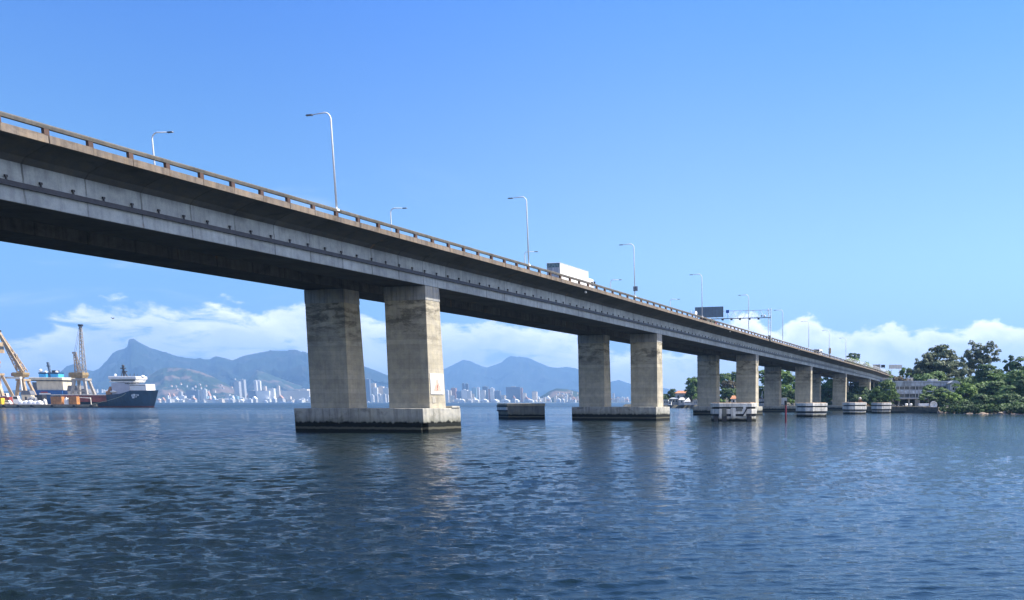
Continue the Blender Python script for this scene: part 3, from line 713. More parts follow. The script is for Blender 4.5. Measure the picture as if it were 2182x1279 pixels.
# ------------------------------------------------------------------ fender dolphins
def chamfer(x0,x1,y0,y1,c): return [(x0+c,y0),(x1-c,y0),(x1,y0+c),(x1,y1-c),(x1-c,y1),(x0+c,y1),(x0,y1-c),(x0,y0+c)]
def dolphin(xc,R,wm,dm,H,rot,label,broken=False):
    p=W(xc,HY,R); e=empty('fender_dolphin',(p.x,p.y,0),YAW+rot); tag(e,label,'fender','black and white banded concrete fenders')
    w,d_=wm/2,dm/2; c=min(w,d_)*.42
    def ring(z0,z1,mt,off,name):
        m=MB(); m.prism(chamfer(-w+off,w-off,-d_+off,d_-off,c),z0,z1); return m.build(name,M[mt],e,bevel=.05)
    k=H/3.75
    ring(-2,.95*k,'fend_w',.16,'pile_skirt')
    ring(.95*k,1.45*k,'fend_b',.22,'dark_band'); ring(1.452*k,2.45*k,'fend_w',.0,'white_band'); ring(2.452*k,2.85*k,'fend_b',.25,'dark_band')
    ring(2.852*k,3.6*k,'fend_w',-.03,'white_band'); m=MB(); m.prism(chamfer(-w+.3,w-.3,-d_+.3,d_-.3,c*.9),3.602*k,3.75*k); m.build('deck',M['fend_top'],e)
    return e,w,d_,k
e,w,d_,k=dolphin(1563,188,9.2,6.2,3.75,R_(8),'battered black and white fender with broken panels before the third pier')
rs=random.Random(4)
for (a,b,z0,z1,mt) in((-4.4,-3.5,-1,1.0,'fend_b'),(-2.75,-1.75,-1,1.15,'fend_b'),(-3.35,-2.8,-.5,2.5,'fend_w'),(-2.7,-1.8,.9,2.6,'fend_g'),(-.9,.05,.3,2.7,'fend_w'),(.2,1.4,2.0,2.7,'fend_g'),(2.35,3.35,-1,.95,'fend_b'),(1.6,2.2,1.0,3.0,'fend_w')):
    m=MB(); m.box(a,b,-d_-.10,-d_+.3,z0*k,z1*k); m.build('fender_pile',M[mt],e,bevel=.03)
m=MB(); m.bar((1.5,-d_-.12,1.1),(2.4,-d_-.12,2.6),.35,.2); m.build('hanging_beam',M['fend_b'],e)
dolphin(1729.5,243,8.0,6.5,3.7,R_(40),'black and white banded fender just right of the red marker post')
m=MB(); p=W(1743,HY,238.5); 
e,w,d_,k=dolphin(1821,297,7.3,6.0,3.8,R_(35),'black and white banded fender in front of the fifth pier, second from the quay')
dolphin(1878,316,6.2,5.5,3.7,R_(30),'black and white banded fender nearest the stone quay on the right shore')
dolphin(1623,380,5.0,5.0,5.3,R_(0),'distant black and white fender glimpsed between the third and fourth piers')
# mast on that fender
p=W(1624,HY,380); m=MB(); m.tube([(p.x,p.y,5.2),(p.x,p.y,8.2)],.12,6); m.bar((p.x-.5,p.y,5.8),(p.x,p.y,7.2),.1); tag(m.build('light_mast',M['galv'],None),'thin grey mast standing on the distant fender between the piers','mast')
# the single fender behind the bridge: rotated block with one banded face
c0=W(1081,HY,207); e=empty('fender_block',(c0.x,c0.y,0),YAW); tag(e,'dark concrete fender block with a pale rim and one banded end, alone behind the bridge','fender')
k=kpx(207); wr=76*k; wl_=35*k
A=(0,0);B=(wr,1.6);Cc=(wr-2.2,7.5);D=(-wl_,5.6)
def poly(o): 
    cx=(A[0]+B[0]+Cc[0]+D[0])/4; cy=(A[1]+B[1]+Cc[1]+D[1])/4
    return [(cx+(x-cx)*o,cy+(y-cy)*o) for x,y in(A,B,Cc,D)]
m=MB(); m.prism(poly(1.0),-2,2.95); m.build('block_body',M['fend_g'],e,bevel=.06)
m=MB(); m.prism(poly(1.03),2.952,3.55); m.build('rim',M['fend_rim'],e,bevel=.06)
def face(z0,z1,mt,off,nm_):
    dv=Vector((D[0]-A[0],D[1]-A[1],0)); L=dv.length; dv.normalize(); nn=Vector((dv.y,-dv.x,0)); 
    if nn.y>0: nn=-nn
    a=Vector((A[0],A[1],0))+nn*.02; b=Vector((D[0],D[1],0))+nn*.02; q=nn*off
    m=MB(); m.add([(a.x,a.y,z0),(b.x,b.y,z0),(b.x+q.x,b.y+q.y,z0),(a.x+q.x,a.y+q.y,z0),(a.x,a.y,z1),(b.x,b.y,z1),(b.x+q.x,b.y+q.y,z1),(a.x+q.x,a.y+q.y,z1)],[(0,3,2,1),(4,5,6,7),(0,1,5,4),(1,2,6,5),(2,3,7,6),(3,0,4,7)]); m.build(nm_,M[mt],e)
face(2.7,3.1,'fend_b',.3,'dark_band'); face(2.05,2.69,'fend_w',.22,'white_band'); face(1.72,2.04,'fend_b',.3,'dark_band')
# red marker post
p=G(1674,899); e=empty('marker_post',(p.x,p.y,0)); tag(e,'thin dark red channel marker post rising from the water between the piers','marker post')
m=MB(); m.tube([(0,0,-2),(.02,0,4.0)],.17,8); m.build('post',plain('marker_red',(.20,.02,.04),.6,var=.3),e)
m=MB(); m.tube([(0,0,3.3),(0,0,4.1)],.26,8); m.build('post_cap',M['fend_b'],e)
#@@PART3
# ------------------------------------------------------------------ far mountains, low land, haze
def ridge(name,pts,R,depth,mat,seed,label=None,nz=.05,base=-3):
    """hill range: crest follows (x,y) photo directions at depth R, with real front and back slopes"""
    xs=np.array([p[0] for p in pts],float); hs=np.array([W(p[0],p[1],R).z for p in pts]); us=np.array([lat(x,R) for x in xs])
    n=int((us[-1]-us[0])/(R*.0011))+2; u=np.linspace(us[0],us[-1],n); h=np.interp(u,us,hs)
    rows=[-1+i/28 for i in range(28)]+[0,.2,.5,1]
    vs=[];rs=np.random.RandomState(seed); o3=rs.rand(3)*50
    for k,q in enumerate(rows):
        prof=(1-abs(q))**.85 if q<0 else (1-q)
        for i in range(n):
            nn=mnoise.fractal(Vector((u[i]/(R*.022)+o3[0],q*depth/(R*.03)+o3[1],o3[2])),.9,2.1,5)
            sp=mnoise.fractal(Vector((u[i]/(R*.05)+o3[1],q*3+o3[2],3)),.9,2.0,3)
            hh=h[i]*prof*(1+ (0 if q==0 else .42*nn*(1-prof*.8))) + (0 if abs(q)>.99 else h[i]*nz*nn*.25*(1 if q!=0 else .35))
            dd=q*depth*(1+.25*sp)
            vs.append(tuple(RT*(u[i]*(R+dd)/R)+FW*(R+dd)+Vector((0,0,max(hh,base) if abs(q)<.99 else base))))
    m=len(rows); fs=[(k*n+i,k*n+i+1,(k+1)*n+i+1,(k+1)*n+i) for k in range(m-1) for i in range(n-1)]
    mb=MB(); mb.add(vs,fs); o=mb.build(name,mat,None,smooth=True); tag(o,kind='structure'); return o
def hillmat(name,c,rock,amt=.5,sc=.004,lo=.52):
    m,t,b=newmat(name); pos=t.node('ShaderNodeNewGeometry').outputs['Position']
    n=t.noise(pos,sc,6,.62); n2=t.noise(pos,sc*4,5,.6)
    col=t.mix(t.ramp(n2,.3,.7),c,(c[0]*.6,c[1]*.62,c[2]*.62)); col=t.mix(t.ramp(n,lo,lo+.1,0,amt),col,rock)
    t.l.new(col,P(b,'Base Color')); P(b,'Roughness').default_value=.95; P(b,'Specular IOR Level').default_value=.1; return m
HM=hillmat('forest_mountain',(.014,.026,.018),(.07,.06,.06),.35)
HM2=hillmat('near_hill',(.035,.055,.032),(.24,.16,.13),.6,.006,.50)
ridge('mountains',[(20,862),(60,852),(95,835),(130,800),(150,783),(165,776),(177,773),(188,787),(205,791),(217,787),(235,771),(250,753),(262,747),(277,743),(284,738),(287,725),(292,722),(298,722),(306,728),(330,741),(362,751),(380,760),(400,762),(430,765),(455,766),(468,759),(482,762),(503,768),(528,758),(560,752),(590,747),(630,748),(660,751),(700,756),(740,765),(776,779),(800,788),(823,797),(860,812),(900,835),(940,850),(980,861)],10300,2600,HM,1)
ridge('mountains',[(600,861),(700,840),(800,825),(880,812),(930,792),(948,787),(966,779),(991,767),(1003,769),(1020,778),(1040,783),(1062,776),(1085,767),(1110,760),(1130,763),(1149,772),(1173,782),(1191,784),(1210,782),(1229,785),(1260,800),(1290,817),(1305,813),(1320,810),(1337,816),(1370,824),(1415,827),(1440,832),(1480,838),(1530,846),(1600,861)],15500,2600,HM,2)
ridge('mountains',[(500,862),(530,812),(552,789),(575,796),(600,806),(630,818),(660,830),(720,845),(800,861)],8300,900,HM2,3)
ridge('hills',[(255,861),(290,822),(320,803),(341,790),(355,784),(371,783),(404,785),(433,792),(459,803),(480,815),(510,832),(560,850),(600,861)],6900,700,HM2,4)
ridge('hills',[(1120,860),(1151,846),(1171,834),(1186,828),(1207,829),(1228,834),(1250,840),(1300,861)],6200,350,HM2,5)
ridge('hills',[(-60,858),(-20,840),(30,832),(60,828),(80,832),(120,840),(160,846),(200,852),(240,861)],7200,500,HM,6)
# low shore across the bay
m=MB(); R0,R1=5480,9500
us=[(lat(x,R0),lat(x,R1)) for x in range(-200,1660,60)]
vs=[];fs=[]
for a,b in us:
    vs+=[tuple(RT*a+FW*R0+Vector((0,0,-2))),tuple(RT*a+FW*(R0+6)+Vector((0,0,2.2))),tuple(RT*b+FW*R1+Vector((0,0,8)))]
for i in range(len(us)-1):
    for k in(0,1): fs.append((i*3+k,(i+1)*3+k,(i+1)*3+k+1,i*3+k+1))
m.add(vs,fs); tag(m.build('far_shore',plain('far_shore_ground',(.16,.17,.13),.9,var=.4,sc=.02),None),kind='structure')

# ---- city across the bay
def facade(name,c,sp=4.0,wsp=5.0,dark=.45,vert=False):
    m,t,b=newmat(name); pos=t.node('ShaderNodeTexCoord').outputs['Object']; x,y,z=t.xyz(pos)
    fz=t.m('ABSOLUTE',t.m('SUBTRACT',t.m('FRACT',t.m('DIVIDE',z,sp)),.5)); fx=t.m('ABSOLUTE',t.m('SUBTRACT',t.m('FRACT',t.m('DIVIDE',t.m('ADD',x,y),wsp)),.5))
    w=t.m('MULTIPLY',t.m('LESS_THAN',fz,.27),t.m('LESS_THAN',fx,.30)) if not vert else t.m('LESS_THAN',fx,.26)
    nz=t.node('ShaderNodeNewGeometry').outputs['Normal']; up=t.xyz(nz)[2]; w=t.m('MULTIPLY',w,t.m('LESS_THAN',up,.5))
    col=t.mix(t.m('MULTIPLY',w,dark),c,(.06,.08,.11)); n=t.noise(pos,.05,3,.6); col=t.mix(t.ramp(n,.4,.7,0,.18),col,(.3,.28,.25))
    t.l.new(col,P(b,'Base Color')); P(b,'Roughness').default_value=.7; return m
FA={'w':facade('white_facade',(.66,.66,.64)),'p':facade('pale_facade',(.50,.49,.46)),'g':facade('grey_facade',(.42,.43,.43),4,6,.35,True),
 'd':facade('dark_facade',(.10,.13,.19),4,7,.4),'c':facade('cream_facade',(.72,.62,.48)),'r':facade('brick_facade',(.38,.20,.15)),
 't':facade('teal_facade',(.25,.42,.48)),'s':plain('pale_silo',(.72,.72,.68),.7,var=.1,sc=.02)}
ROOF=plain('flat_roof_grey',(.40,.39,.37),.9,var=.2,sc=.02); TILE2=plain('far_roof_tile',(.42,.24,.16),.9,var=.2,sc=.02)
WROOF=plain('white_sheet_roof',(.85,.85,.83),.6,var=.05,sc=.02)
def building(x0,x1,y,R,k,label,cat='building',group=None,name='distant_building',roof='flat',ybase=None,depth=None):
    u0,u1=lat(x0,R),lat(x1,R); w=(u1-u0); zt=W((x0+x1)/2,y,R).z; zb=0.5 if ybase is None else W((x0+x1)/2,ybase,R).z
    p=RT*((u0+u1)/2)+FW*R; e=empty(name,(p.x,p.y,zb),YAW); d_=depth or max(12,min(w*.8,45)); h=max(zt-zb,4)
    m=MB(); m.box(-w/2,w/2,0,d_,-2,h-(.3 if roof=='flat' else h*.4)); m.build('wall',FA[k],e)
    if roof=='flat':
        m=MB(); m.box(-w/2-.2,w/2+.2,-.2,d_+.2,h-.29,h+.25)
        if w>14: m.box(-w*.18,w*.12,d_*.3,d_*.6,h+.251,h+4)
        m.build('roof',ROOF if k!='w' else WROOF,e)
    else:
        m=MB(); hh=h*.6
        m.extr([(-w/2-.8,hh),(w/2+.8,hh),(0,h)],-.5,d_); m.build('roof',WROOF if roof=='gable' else TILE2,e)
    tag(e,label,cat,group); return e
B=building
# named towers and blocks (photo x0,x1,top y, depth)
B(501,512,813,5700,'g','left half of the pair of pale grey ribbed towers on the far shore','tower block')
B(512.5,523,809,5760,'g','slightly taller right half of the pair of pale grey ribbed towers across the bay','tower block')
B(544.5,549.5,811,5600,'w','left half of the tallest bright white tower across the bay','tower block')
B(550,557,811.5,5650,'w','right half of the tallest bright white tower across the bay','tower block')
B(562.5,568.5,823,5650,'c','slim cream tower just right of the tallest white tower','tower block')
B(530,546,833,5560,'d','dark blue glass block at the foot of the tallest white tower','office block')
B(548,575,833,5540,'s','row of pale ribbed silos beside the dark blue glass block','silo block')
B(575,585,828,5560,'s','taller pale silo at the right end of the silo row','silo block')
B(592,597,822,5560,'c','thin pale chimney like tower right of the silos','tower block')
B(398,424,832,5600,'d','long low dark block right of the blue ship bow across the bay','warehouse')
B(424,434,831,5620,'p','pale square block at the right end of the long dark block','building')
B(435,441,830,5620,'w','small bright white tower next to the pale square block','tower block')
B(597,660,833,5640,'p','long pale grey terminal building left of the nearest pier','warehouse')
B(631,656,829,5740,'c','cream upper block above the long terminal building','building')
B(780,789.5,808,5560,'d','tall dark blue tower seen between the two columns of the nearest pier','tower block')
B(792,801,817,5620,'c','cream tower right of the dark blue tower between the pier columns','tower block')
B(797,805,826,5600,'w','white block below the cream tower between the pier columns','tower block')
B(808,818,824,5650,'c','beige stepped block between the pier columns','building'); B(818,829,827,5600,'p','pale block against the left edge of the right column of the nearest pier','building')
B(950,956,832,5600,'w','white block nearest the right edge of the nearest pier','building')
B(957,962,832,5620,'c','pale narrow block second from the nearest pier','building')
B(962,972,827,5640,'r','brick topped cream block in the waterfront skyline','tower block')
B(973,983,834,5600,'d','low dark block left of the twin dark towers','building')
B(986,991,817,5800,'d','left one of the twin thin dark towers across the bay','tower block')
B(993,999,818,5800,'d','right one of the twin thin dark towers across the bay','tower block')
B(984,996,831,5600,'w','white block in front of the twin dark towers','building'); B(996,1004,833,5600,'p','pale block to the right of the twin dark towers','building')
B(1006,1016,827,5640,'t','pale teal block right of the twin dark towers','building'); B(1017,1022,826,5600,'w','slim bright white tower beside the teal block','tower block')
B(1029,1040,824,5700,'d','dark flat topped tower left of the red and white tower','tower block'); B(1024,1034,832,5580,'p','pale block under the dark flat topped tower','building')
B(1041,1045,829,5600,'r','red narrow side of the red and white tower','tower block'); B(1045.5,1053,827,5590,'w','bright white wide part of the red and white tower','tower block')
B(1054,1066,833,5600,'d','dark blue low block right of the red and white tower','building')
B(1079,1109,825,5600,'d','widest dark slab block across the bay above the lone fender','office block'); B(1109.5,1114,827,5590,'r','brick coloured end of the widest dark slab block','office block')
B(1114,1121,838,5560,'c','low buff block right of the widest dark slab','building'); B(1134,1144,834.5,5600,'c','isolated buff tower left of the small rocky hill','tower block')
B(1305,1309,838,5600,'p','slim pale tower between the columns of the second pier','tower block'); B(1322,1331,847,5560,'w','white low block between the columns of the second pier','building')
# six gabled quay sheds
for i,(x0,x1) in enumerate(((1002,1019),(1022,1038),(1045,1061),(1066,1084),(1090,1104),(1117,1135))):
    e=B(x0,x1,850.5,5490,'w',None,None,None,name='gabled_shed',roof='gable',depth=40)
    tag(e,['first white gabled quay shed from the left of the row across the bay','second white gabled quay shed from the left of the row','third white gabled quay shed from the left of the row','fourth white gabled quay shed from the left of the row','white gabled quay shed just above the lone fender','last white gabled quay shed right of the others'][i],'shed','white gabled quay sheds')
    w=lat(x1,5490)-lat(x0,5490)
    for s_ in((-.22,.22) if i<2 else (0,)): m=MB(); m.box(s_*w-3,s_*w+3,-.3,-.05,0,5.5); m.build('door',FA['d'],e)
rs=random.Random(21)
def scatter(n,xr,yf,R,kinds,label,group,wr=(3,9),roofs=('flat',),name='waterfront_building'):
    xs=sorted(rs.uniform(*xr) for _ in range(n))
    for x in xs:
        w=rs.uniform(*wr); y,yb=yf(x)
        B(x-w/2,x+w/2,y,R+rs.uniform(-60,160),rs.choice(kinds),label,'building',group,name=name,roof=rs.choice(roofs),ybase=yb)
scatter(46,(335,660),lambda x:(rs.uniform(842,853),None),5500,'wwpcwpt','small pale building in the low waterfront row left of the nearest pier','low waterfront buildings left of the nearest pier',(3,11),('flat','flat','gable','tile'))
scatter(22,(335,660),lambda x:(rs.uniform(834,842),None),5750,'wpcp','small pale building behind the waterfront row left of the nearest pier','buildings behind the waterfront row',(3,9),('flat','tile'))
scatter(24,(335,520),lambda x:(lambda yy:(yy,yy+rs.uniform(2.5,4.5)))(rs.uniform(806,836) if x>430 else rs.uniform(816,838)),6350,'wpc','small pale house scattered on the green hillside across the bay','houses on the far hillside',(1.5,4.2),('flat','tile'),'hillside_house')
scatter(8,(782,829),lambda x:(rs.uniform(836,850),None),5500,'wwp','small white waterfront building between the nearest pier columns','low waterfront buildings between the pier columns',(3,6))
scatter(34,(950,1232),lambda x:(rs.uniform(843,852),None),5520,'wwpcrw','small pale building in the low waterfront row between the two nearest piers','low waterfront buildings between the two nearest piers',(3,9),('flat','gable','tile'))
scatter(16,(950,1130),lambda x:(rs.uniform(835,843),None),5680,'pcwt','mid height pale block behind the waterfront row between the two nearest piers','mid height blocks between the two nearest piers',(4,9))
scatter(26,(1180,1232),lambda x:(lambda yy:(yy,yy+rs.uniform(2.5,4)))(rs.uniform(834,850)),5850,'wwpc','small white house on the rocky hill left of the second pier','houses on the rocky hill',(1.5,4),('flat','tile'),'hillside_house')
scatter(10,(1302,1342),lambda x:(rs.uniform(845,852),None),5520,'wwpr','small pale building between the columns of the second pier','waterfront buildings between the second pier columns',(3,7),('flat','tile'))
scatter(20,(206,240),lambda x:(rs.uniform(829,834),rs.uniform(835,837)),6600,'wp','tiny white house on the hill behind the ships','houses behind the ships',(1.2,2.5),('flat',),'hillside_house')
scatter(12,(20,80),lambda x:(rs.uniform(842,848),None),6900,'wp','tiny pale building on the far shore behind the crane portals','buildings behind the cranes',(2,6))
scatter(40,(335,662),lambda x:(rs.uniform(849,853.5),None),5470,'wwcp','low white shed at the very edge of the water left of the nearest pier','low sheds at the water edge left of the nearest pier',(5,14),('flat','gable','flat'))
scatter(22,(950,1232),lambda x:(rs.uniform(849,853.5),None),5475,'wwc','low white shed at the very edge of the water between the two nearest piers','low sheds at the water edge between the two nearest piers',(4,10),('flat','gable'))
# moored white boats off the far shore
def boat(x0,x1,R,label,h=3.0):
    w=lat(x1,R)-lat(x0,R); p=RT*lat((x0+x1)/2,R)+FW*R; e=empty('ferry_boat',(p.x,p.y,0),YAW); tag(e,label,'boat','white boats off the far shore')
    m=MB(); q=w/2; m.add([(-q,0,h),(q,0,h),(q*.86,0,-.5),(-q*.92,0,-.5),(-q,6,h),(q*.95,6,h),(q*.86,6,-.5),(-q*.92,6,-.5)],[(0,3,2,1),(4,5,6,7),(0,1,5,4),(1,2,6,5),(2,3,7,6),(3,0,4,7)]); m.build('hull',M['white'],e)
    m=MB(); m.box(-q*.6,q*.5,1,5,h+.01,h*2); m.build('cabin',M['white'],e); m=MB(); m.box(-q*.55,q*.45,.9,.98,h+.6,h+1.6); m.build('window_band',M['glass'],e)
    m=MB(); m.bar((0,3,h*2),(0,3,h*3.2),.25); m.build('mast',M['galv2'],e)
for a in((596,607,5300,'white boat moored right of the silos across the bay'),(611,624,5250,'white ferry moored below the long terminal building'),(955,983,3300,'long low white ferry crossing just right of the nearest pier'),(1150,1160,3600,'small white boat off the rocky hill left of the second pier'),(781,787,5200,'small white boat between the columns of the nearest pier')): boat(*a,h=4.5 if a[2]>5000 else 1.6)
# bird
p=W(240.5,679,300); e=empty('seabird',tuple(p),YAW); tag(e,'small dark seabird flying against the clouds at the left','bird')
m=MB(); m.ball((0,0,0),.16,8,6,(2.4,.8,.8)); m.add([(-.15,0,.05),(.2,0,.05),(.05,.75,.32),(-.2,.7,.32),(-.25,1.3,.12)],[(0,1,2,3),(3,2,4)]); m.add([(-.15,0,.05),(.2,0,.05),(.05,-.75,.32),(-.2,-.7,.32),(-.25,-1.3,.12)],[(3,2,1,0),(4,2,3)]); m.build('body',M['darksteel'],e)

# ------------------------------------------------------------------ shipyard quay on the left
RQ=615.0; kq=kpx(RQ)
def LX(x,R=RQ): return lat(x,R)
def frame(x,R=RQ,z=0.0):
    p=RT*lat(x,R)+FW*R; return (p.x,p.y,z)
def Z(y,R=RQ): return W(150,y,R).z
q0=empty('quay',frame(100,RQ),YAW); tag(q0,'low concrete shipyard quay with black tyre fenders at the left edge','quay')
xl=LX(-60)-LX(100); xr=LX(208)-LX(100)
qp=lambda x,R:(LX(x,R)-LX(100),R-RQ); m=MB(); m.prism([qp(-60,614.5),qp(208,614.5),qp(206,625.5),qp(121,625.5),qp(121,649),qp(202,650),qp(202,700),qp(-60,700)],-3,2.15); m.box(xl,xr-.5,-.9,-.501,1.5,2.2); m.build('quay_wall',M['quay'],q0)
for x in(-30,10,41,70,113,160,196):
    u=LX(x)-LX(100); m=MB(); m.tube([(u,-1.5,1.0),(u,-.91,1.0)],1.05,12); m.build('tyre_fender',M['black'],q0)
QZ=2.15
def hull(e,prof,beam,mat,name,ys=0):
    """prof: list of (x,zbot,ztop,halfbeam) stations"""
    vs=[];fs=[];n=7
    for x,zb,zt,hb,xf in prof:
        for k in range(n):
            a=k/(n-1); # section from port rail down to keel up to starboard rail
            s_=-1+2*a; z=zb+(zt-zb)*abs(s_)**1.6; y=hb*np.sign(s_)*min(1,abs(s_)**.55); 
            vs.append((x+xf*((z-zb)/(zt-zb) if zt>zb else 0),ys+y,z))
    m=len(prof)
    for i in range(m-1):
        for k in range(n-1): fs.append((i*n+k,(i+1)*n+k,(i+1)*n+k+1,i*n+k+1))
        fs.append((i*n,i*n+n-1,(i+1)*n+n-1,(i+1)*n))
    fs.append(tuple(range(n))); fs.append(tuple((m-1)*n+k for k in range(n-1,-1,-1)))
    mb=MB(); mb.add(vs,fs); return mb.build(name,mat,e)
def hullmat(name,top,boot,z0,blue2=None):
    m,t,b=newmat(name); pos=t.node('ShaderNodeNewGeometry').outputs['Position']; z=t.xyz(pos)[2]
    n=t.noise(t.scale(pos,(.4,.4,.1)),1.2,5,.6); f=t.ramp(n,.3,.7,.7,1.25)
    col=t.mix(t.ramp(z,z0-.03,z0+.03,1,0),top,boot); cs=t.node('ShaderNodeVectorMath',operation='SCALE'); t.l.new(col,cs.inputs[0]); t.put(cs.inputs[3],f)
    t.l.new(cs.outputs[0],P(b,'Base Color')); P(b,'Roughness').default_value=.5; return m
HB=hullmat('blue_ship_hull',(.012,.045,.095),(.13,.03,.026),1.1)
# ship 1: blue supply ship, bow to the right
RS=637.0; ks=kpx(RS)
s1=empty('supply_ship',frame(270,RS),YAW); tag(s1,'blue hulled supply ship with white bridge and red deck side moored bow right','ship')
X=lambda x:(LX(x,RS)-LX(270,RS)); Zs=lambda y:Z(y,RS)
zd=Zs(841.5); zf=Zs(832.5)
hull(s1,[(X(128),.2,zd,6,0),(X(140),-2,zd,7.3,0),(X(210),-2,zd,7.5,0),(X(244),-2,zd,7.5,0)],15,HB,'hull_aft')
hull(s1,[(X(244.2),-2,zd+.02,7.5,0),(X(272),-2,zd+.6,7.4,.1),(X(289),-2,zf-.4,6.9,.8),(X(305),-2,zf,5.2,2.0),(X(318),-2,zf+.1,2.9,3.6),(X(325),-2,zf+.25,.25,4.8)],15,HB,'hull_bow')
m=MB(); m.box(X(150),X(243.5),-7.72,-7.40,zd-4.9,zd-.4); m.build('red_side_rail',plain('rusty_red_side',(.17,.04,.03),.7,var=.5,sc=.35),s1)
m=MB(); m.box(X(128),X(244),-7.7,-7.5,zd-.3,zd+.15); m.build('deck_edge',M['offwhite'],s1)
# superstructure
m=MB(); m.extr([(X(253),zd),(X(277),zd),(X(290),zf),(X(290),Zs(815)),(X(253),Zs(817))],-5.6,5.6); m.build('deckhouse',plain('ship_grey_white',(.45,.46,.52),.5,var=.08,sc=.3),s1)
m=MB(); m.box(X(288),X(324),-4.9,4.9,zf+.0,Zs(819)); m.build('forecastle_house',M['white'],s1,bevel=.1)
m=MB(); m.box(X(250),X(300),-6,6,Zs(815.0),Zs(813)); m.build('bridge_deck',M['offwhite'],s1)
m=MB(); m.extr([(X(252),Zs(812.9)),(X(304),Zs(812.9)),(X(305),Zs(809)),(X(250),Zs(808.5))],-5.4,5.4); wh_=m.build('wheelhouse',M['offwhite'],s1)
m=MB(); m.box(X(253),X(303),-5.50,-5.41,Zs(812.3),Zs(809.6)); m.build('window_band',M['glass'],wh_)
m=MB(); m.box(X(248.5),X(307),-6,6,Zs(808.4),Zs(802.5)); m.build('wheelhouse_roof',M['white'],s1,bevel=.25)
m=MB(); z0=Zs(802.4)
m.bar((X(270),0,z0),(X(270),0,Zs(778)),.9); m.box(X(266),X(273),-1.2,1.2,Zs(786),Zs(784)); m.box(X(268),X(276),-1,1,Zs(793),Zs(791)); m.bar((X(277),0,z0),(X(271),0,Zs(790)),.6); m.bar((X(264),0,z0),(X(269),0,Zs(788)),.35); m.ball((X(270),0,Zs(780)),.9,8,6)
for x,y in((283,797),(289,799),(292,796),(298,798)): m.bar((X(x),0,z0),(X(x),0,Zs(y)),.25)
m.build('radar_mast',M['darksteel'],s1)
for x,y,r in((314,803.5,1.25),(256.5,799.5,.9)): m=MB(); m.ball((X(x),-2,Zs(y)),r,12,8); m.bar((X(x),-2,Zs(y)-r*.8),(X(x)-.5*(1 if x>300 else 0),-2,Zs(806)),.4); m.build('radar_dome',M['white'],s1)
m=MB(); m.ball((X(257),-6.3,Zs(835)),1.0,12,8,(2.2,.9,.8)); m.build('lifeboat',M['offwhite'],s1)
m=MB(); m.box(X(238),X(250),-5,-1,zd+.1,Zs(834)); m.frus((X(240),X(247),-4,-2),(X(244),X(249),-3.6,-2.4),Zs(834),Zs(824)); m.build('deck_winch',M['orange'],s1)
m=MB()
for x in(284,288,292,296,300,304): m.box(X(x)-.35,X(x)+.35,-6.2,-5.6,Zs(816.8),Zs(818.6))
m.box(X(289.5),X(323),-4.97,-4.91,Zs(822.2),Zs(821.2)); m.build('window_row',M['glass'],s1)
# worn white emblem on the bow: short strokes, unreadable at this distance
m=MB(); rs2=random.Random(5)
for (x,y,w,h) in((297,843,1.2,1.3),(300,842.5,1.0,1.7),(303.5,842,1.3,.6),(298.5,847.2,1.4,1.2),(303,846,.8,.7),(307,842.4,1.1,.9)):
    yy=-5.9 if x<302 else -5.2
    m.box(X(x)-w/2,X(x)+w/2,yy-.9,yy-.4,Zs(y)-h/2,Zs(y)+h/2)
m.build('hull_emblem',plain('faded_white_mark',(.45,.52,.60),.6,var=.3,sc=2),s1)
m=MB(); pts=[]
for i in range(13):
    a=i/12; x=287-a*80; y=838+ (a**.65)*26; pts.append((X(x),-8-a*3,Zs(y)))
m.tube(pts,.16,5); tag(m.build('mooring_rope',plain('mooring_rope',(.25,.30,.22),.9),s1))
# ship 2: blue and cream ship behind the quay
RB=716.0
s2=empty('anchor_ship',frame(110,RB),YAW); tag(s2,'blue ship with big cream superstructure and two light blue funnels behind the quay','ship')
X=lambda x:(LX(x,RB)-LX(110,RB)); Zs=lambda y:Z(y,RB)
hull(s2,[(X(74),-2,Zs(832),6,0),(X(84),-2,Zs(832),8,0),(X(140),-2,Zs(832),8,0),(X(155),-2,Zs(832),5,2)],16,M['blue'],'hull')
m=MB(); m.box(X(94),X(152),-8.2,-7.6,Zs(841.5),Zs(833)); m.build('hull_side',M['blue'],s2)
m=MB(); m.box(X(96),X(151.5),-6.5,6.5,Zs(832),Zs(812.5)); m.build('deckhouse',M['cream'],s2,bevel=.15)
m=MB(); m.box(X(84),X(95.8),-5,6,Zs(832),Zs(815)); m.build('open_deck',M['galv2'],s2)
m=MB(); m.box(X(80),X(153),-7.2,7.2,Zs(812.4),Zs(811)); m.build('bridge_deck',M['darksteel'],s2)
m=MB(); m.box(X(82),X(152),-7,7,Zs(810.9),Zs(805)); m.build('wheelhouse',M['cream'],s2,bevel=.3)
for a,b in((95.5,111),(120,136.5)):
    m=MB(); m.box(X(a),X(b),-3,3,Zs(804.9),Zs(797)); f=m.build('funnel',M['skyblue'],s2,bevel=.2)
    m=MB(); m.box(X(a)-.1,X(b)+.1,-3.1,3.1,Zs(796.9),Zs(794)); m.build('funnel_cap',M['navy'],f)
m=MB(); m.bar((X(115),0,Zs(805)),(X(111.5),0,Zs(772)),1.3); m.box(X(109),X(115),-.8,.8,Zs(781),Zs(779)); m.build('mast',plain('mast_blue_grey',(.10,.14,.20),.5),s2)
m=MB(); m.box(X(122),X(130),-2,2,Zs(793.9),Zs(789.5)); m.build('radar_housing',M['darksteel'],s2)
for x,y,r in((99,790,1.25),(109,793.5,1.1),(132,793.5,1.1)): m=MB(); m.ball((X(x),-2,Zs(y)),r,12,8); m.bar((X(x),-2,Zs(y)-r),(X(x),-2,Zs(798)),.5); m.build('radar_dome',M['white'],s2)
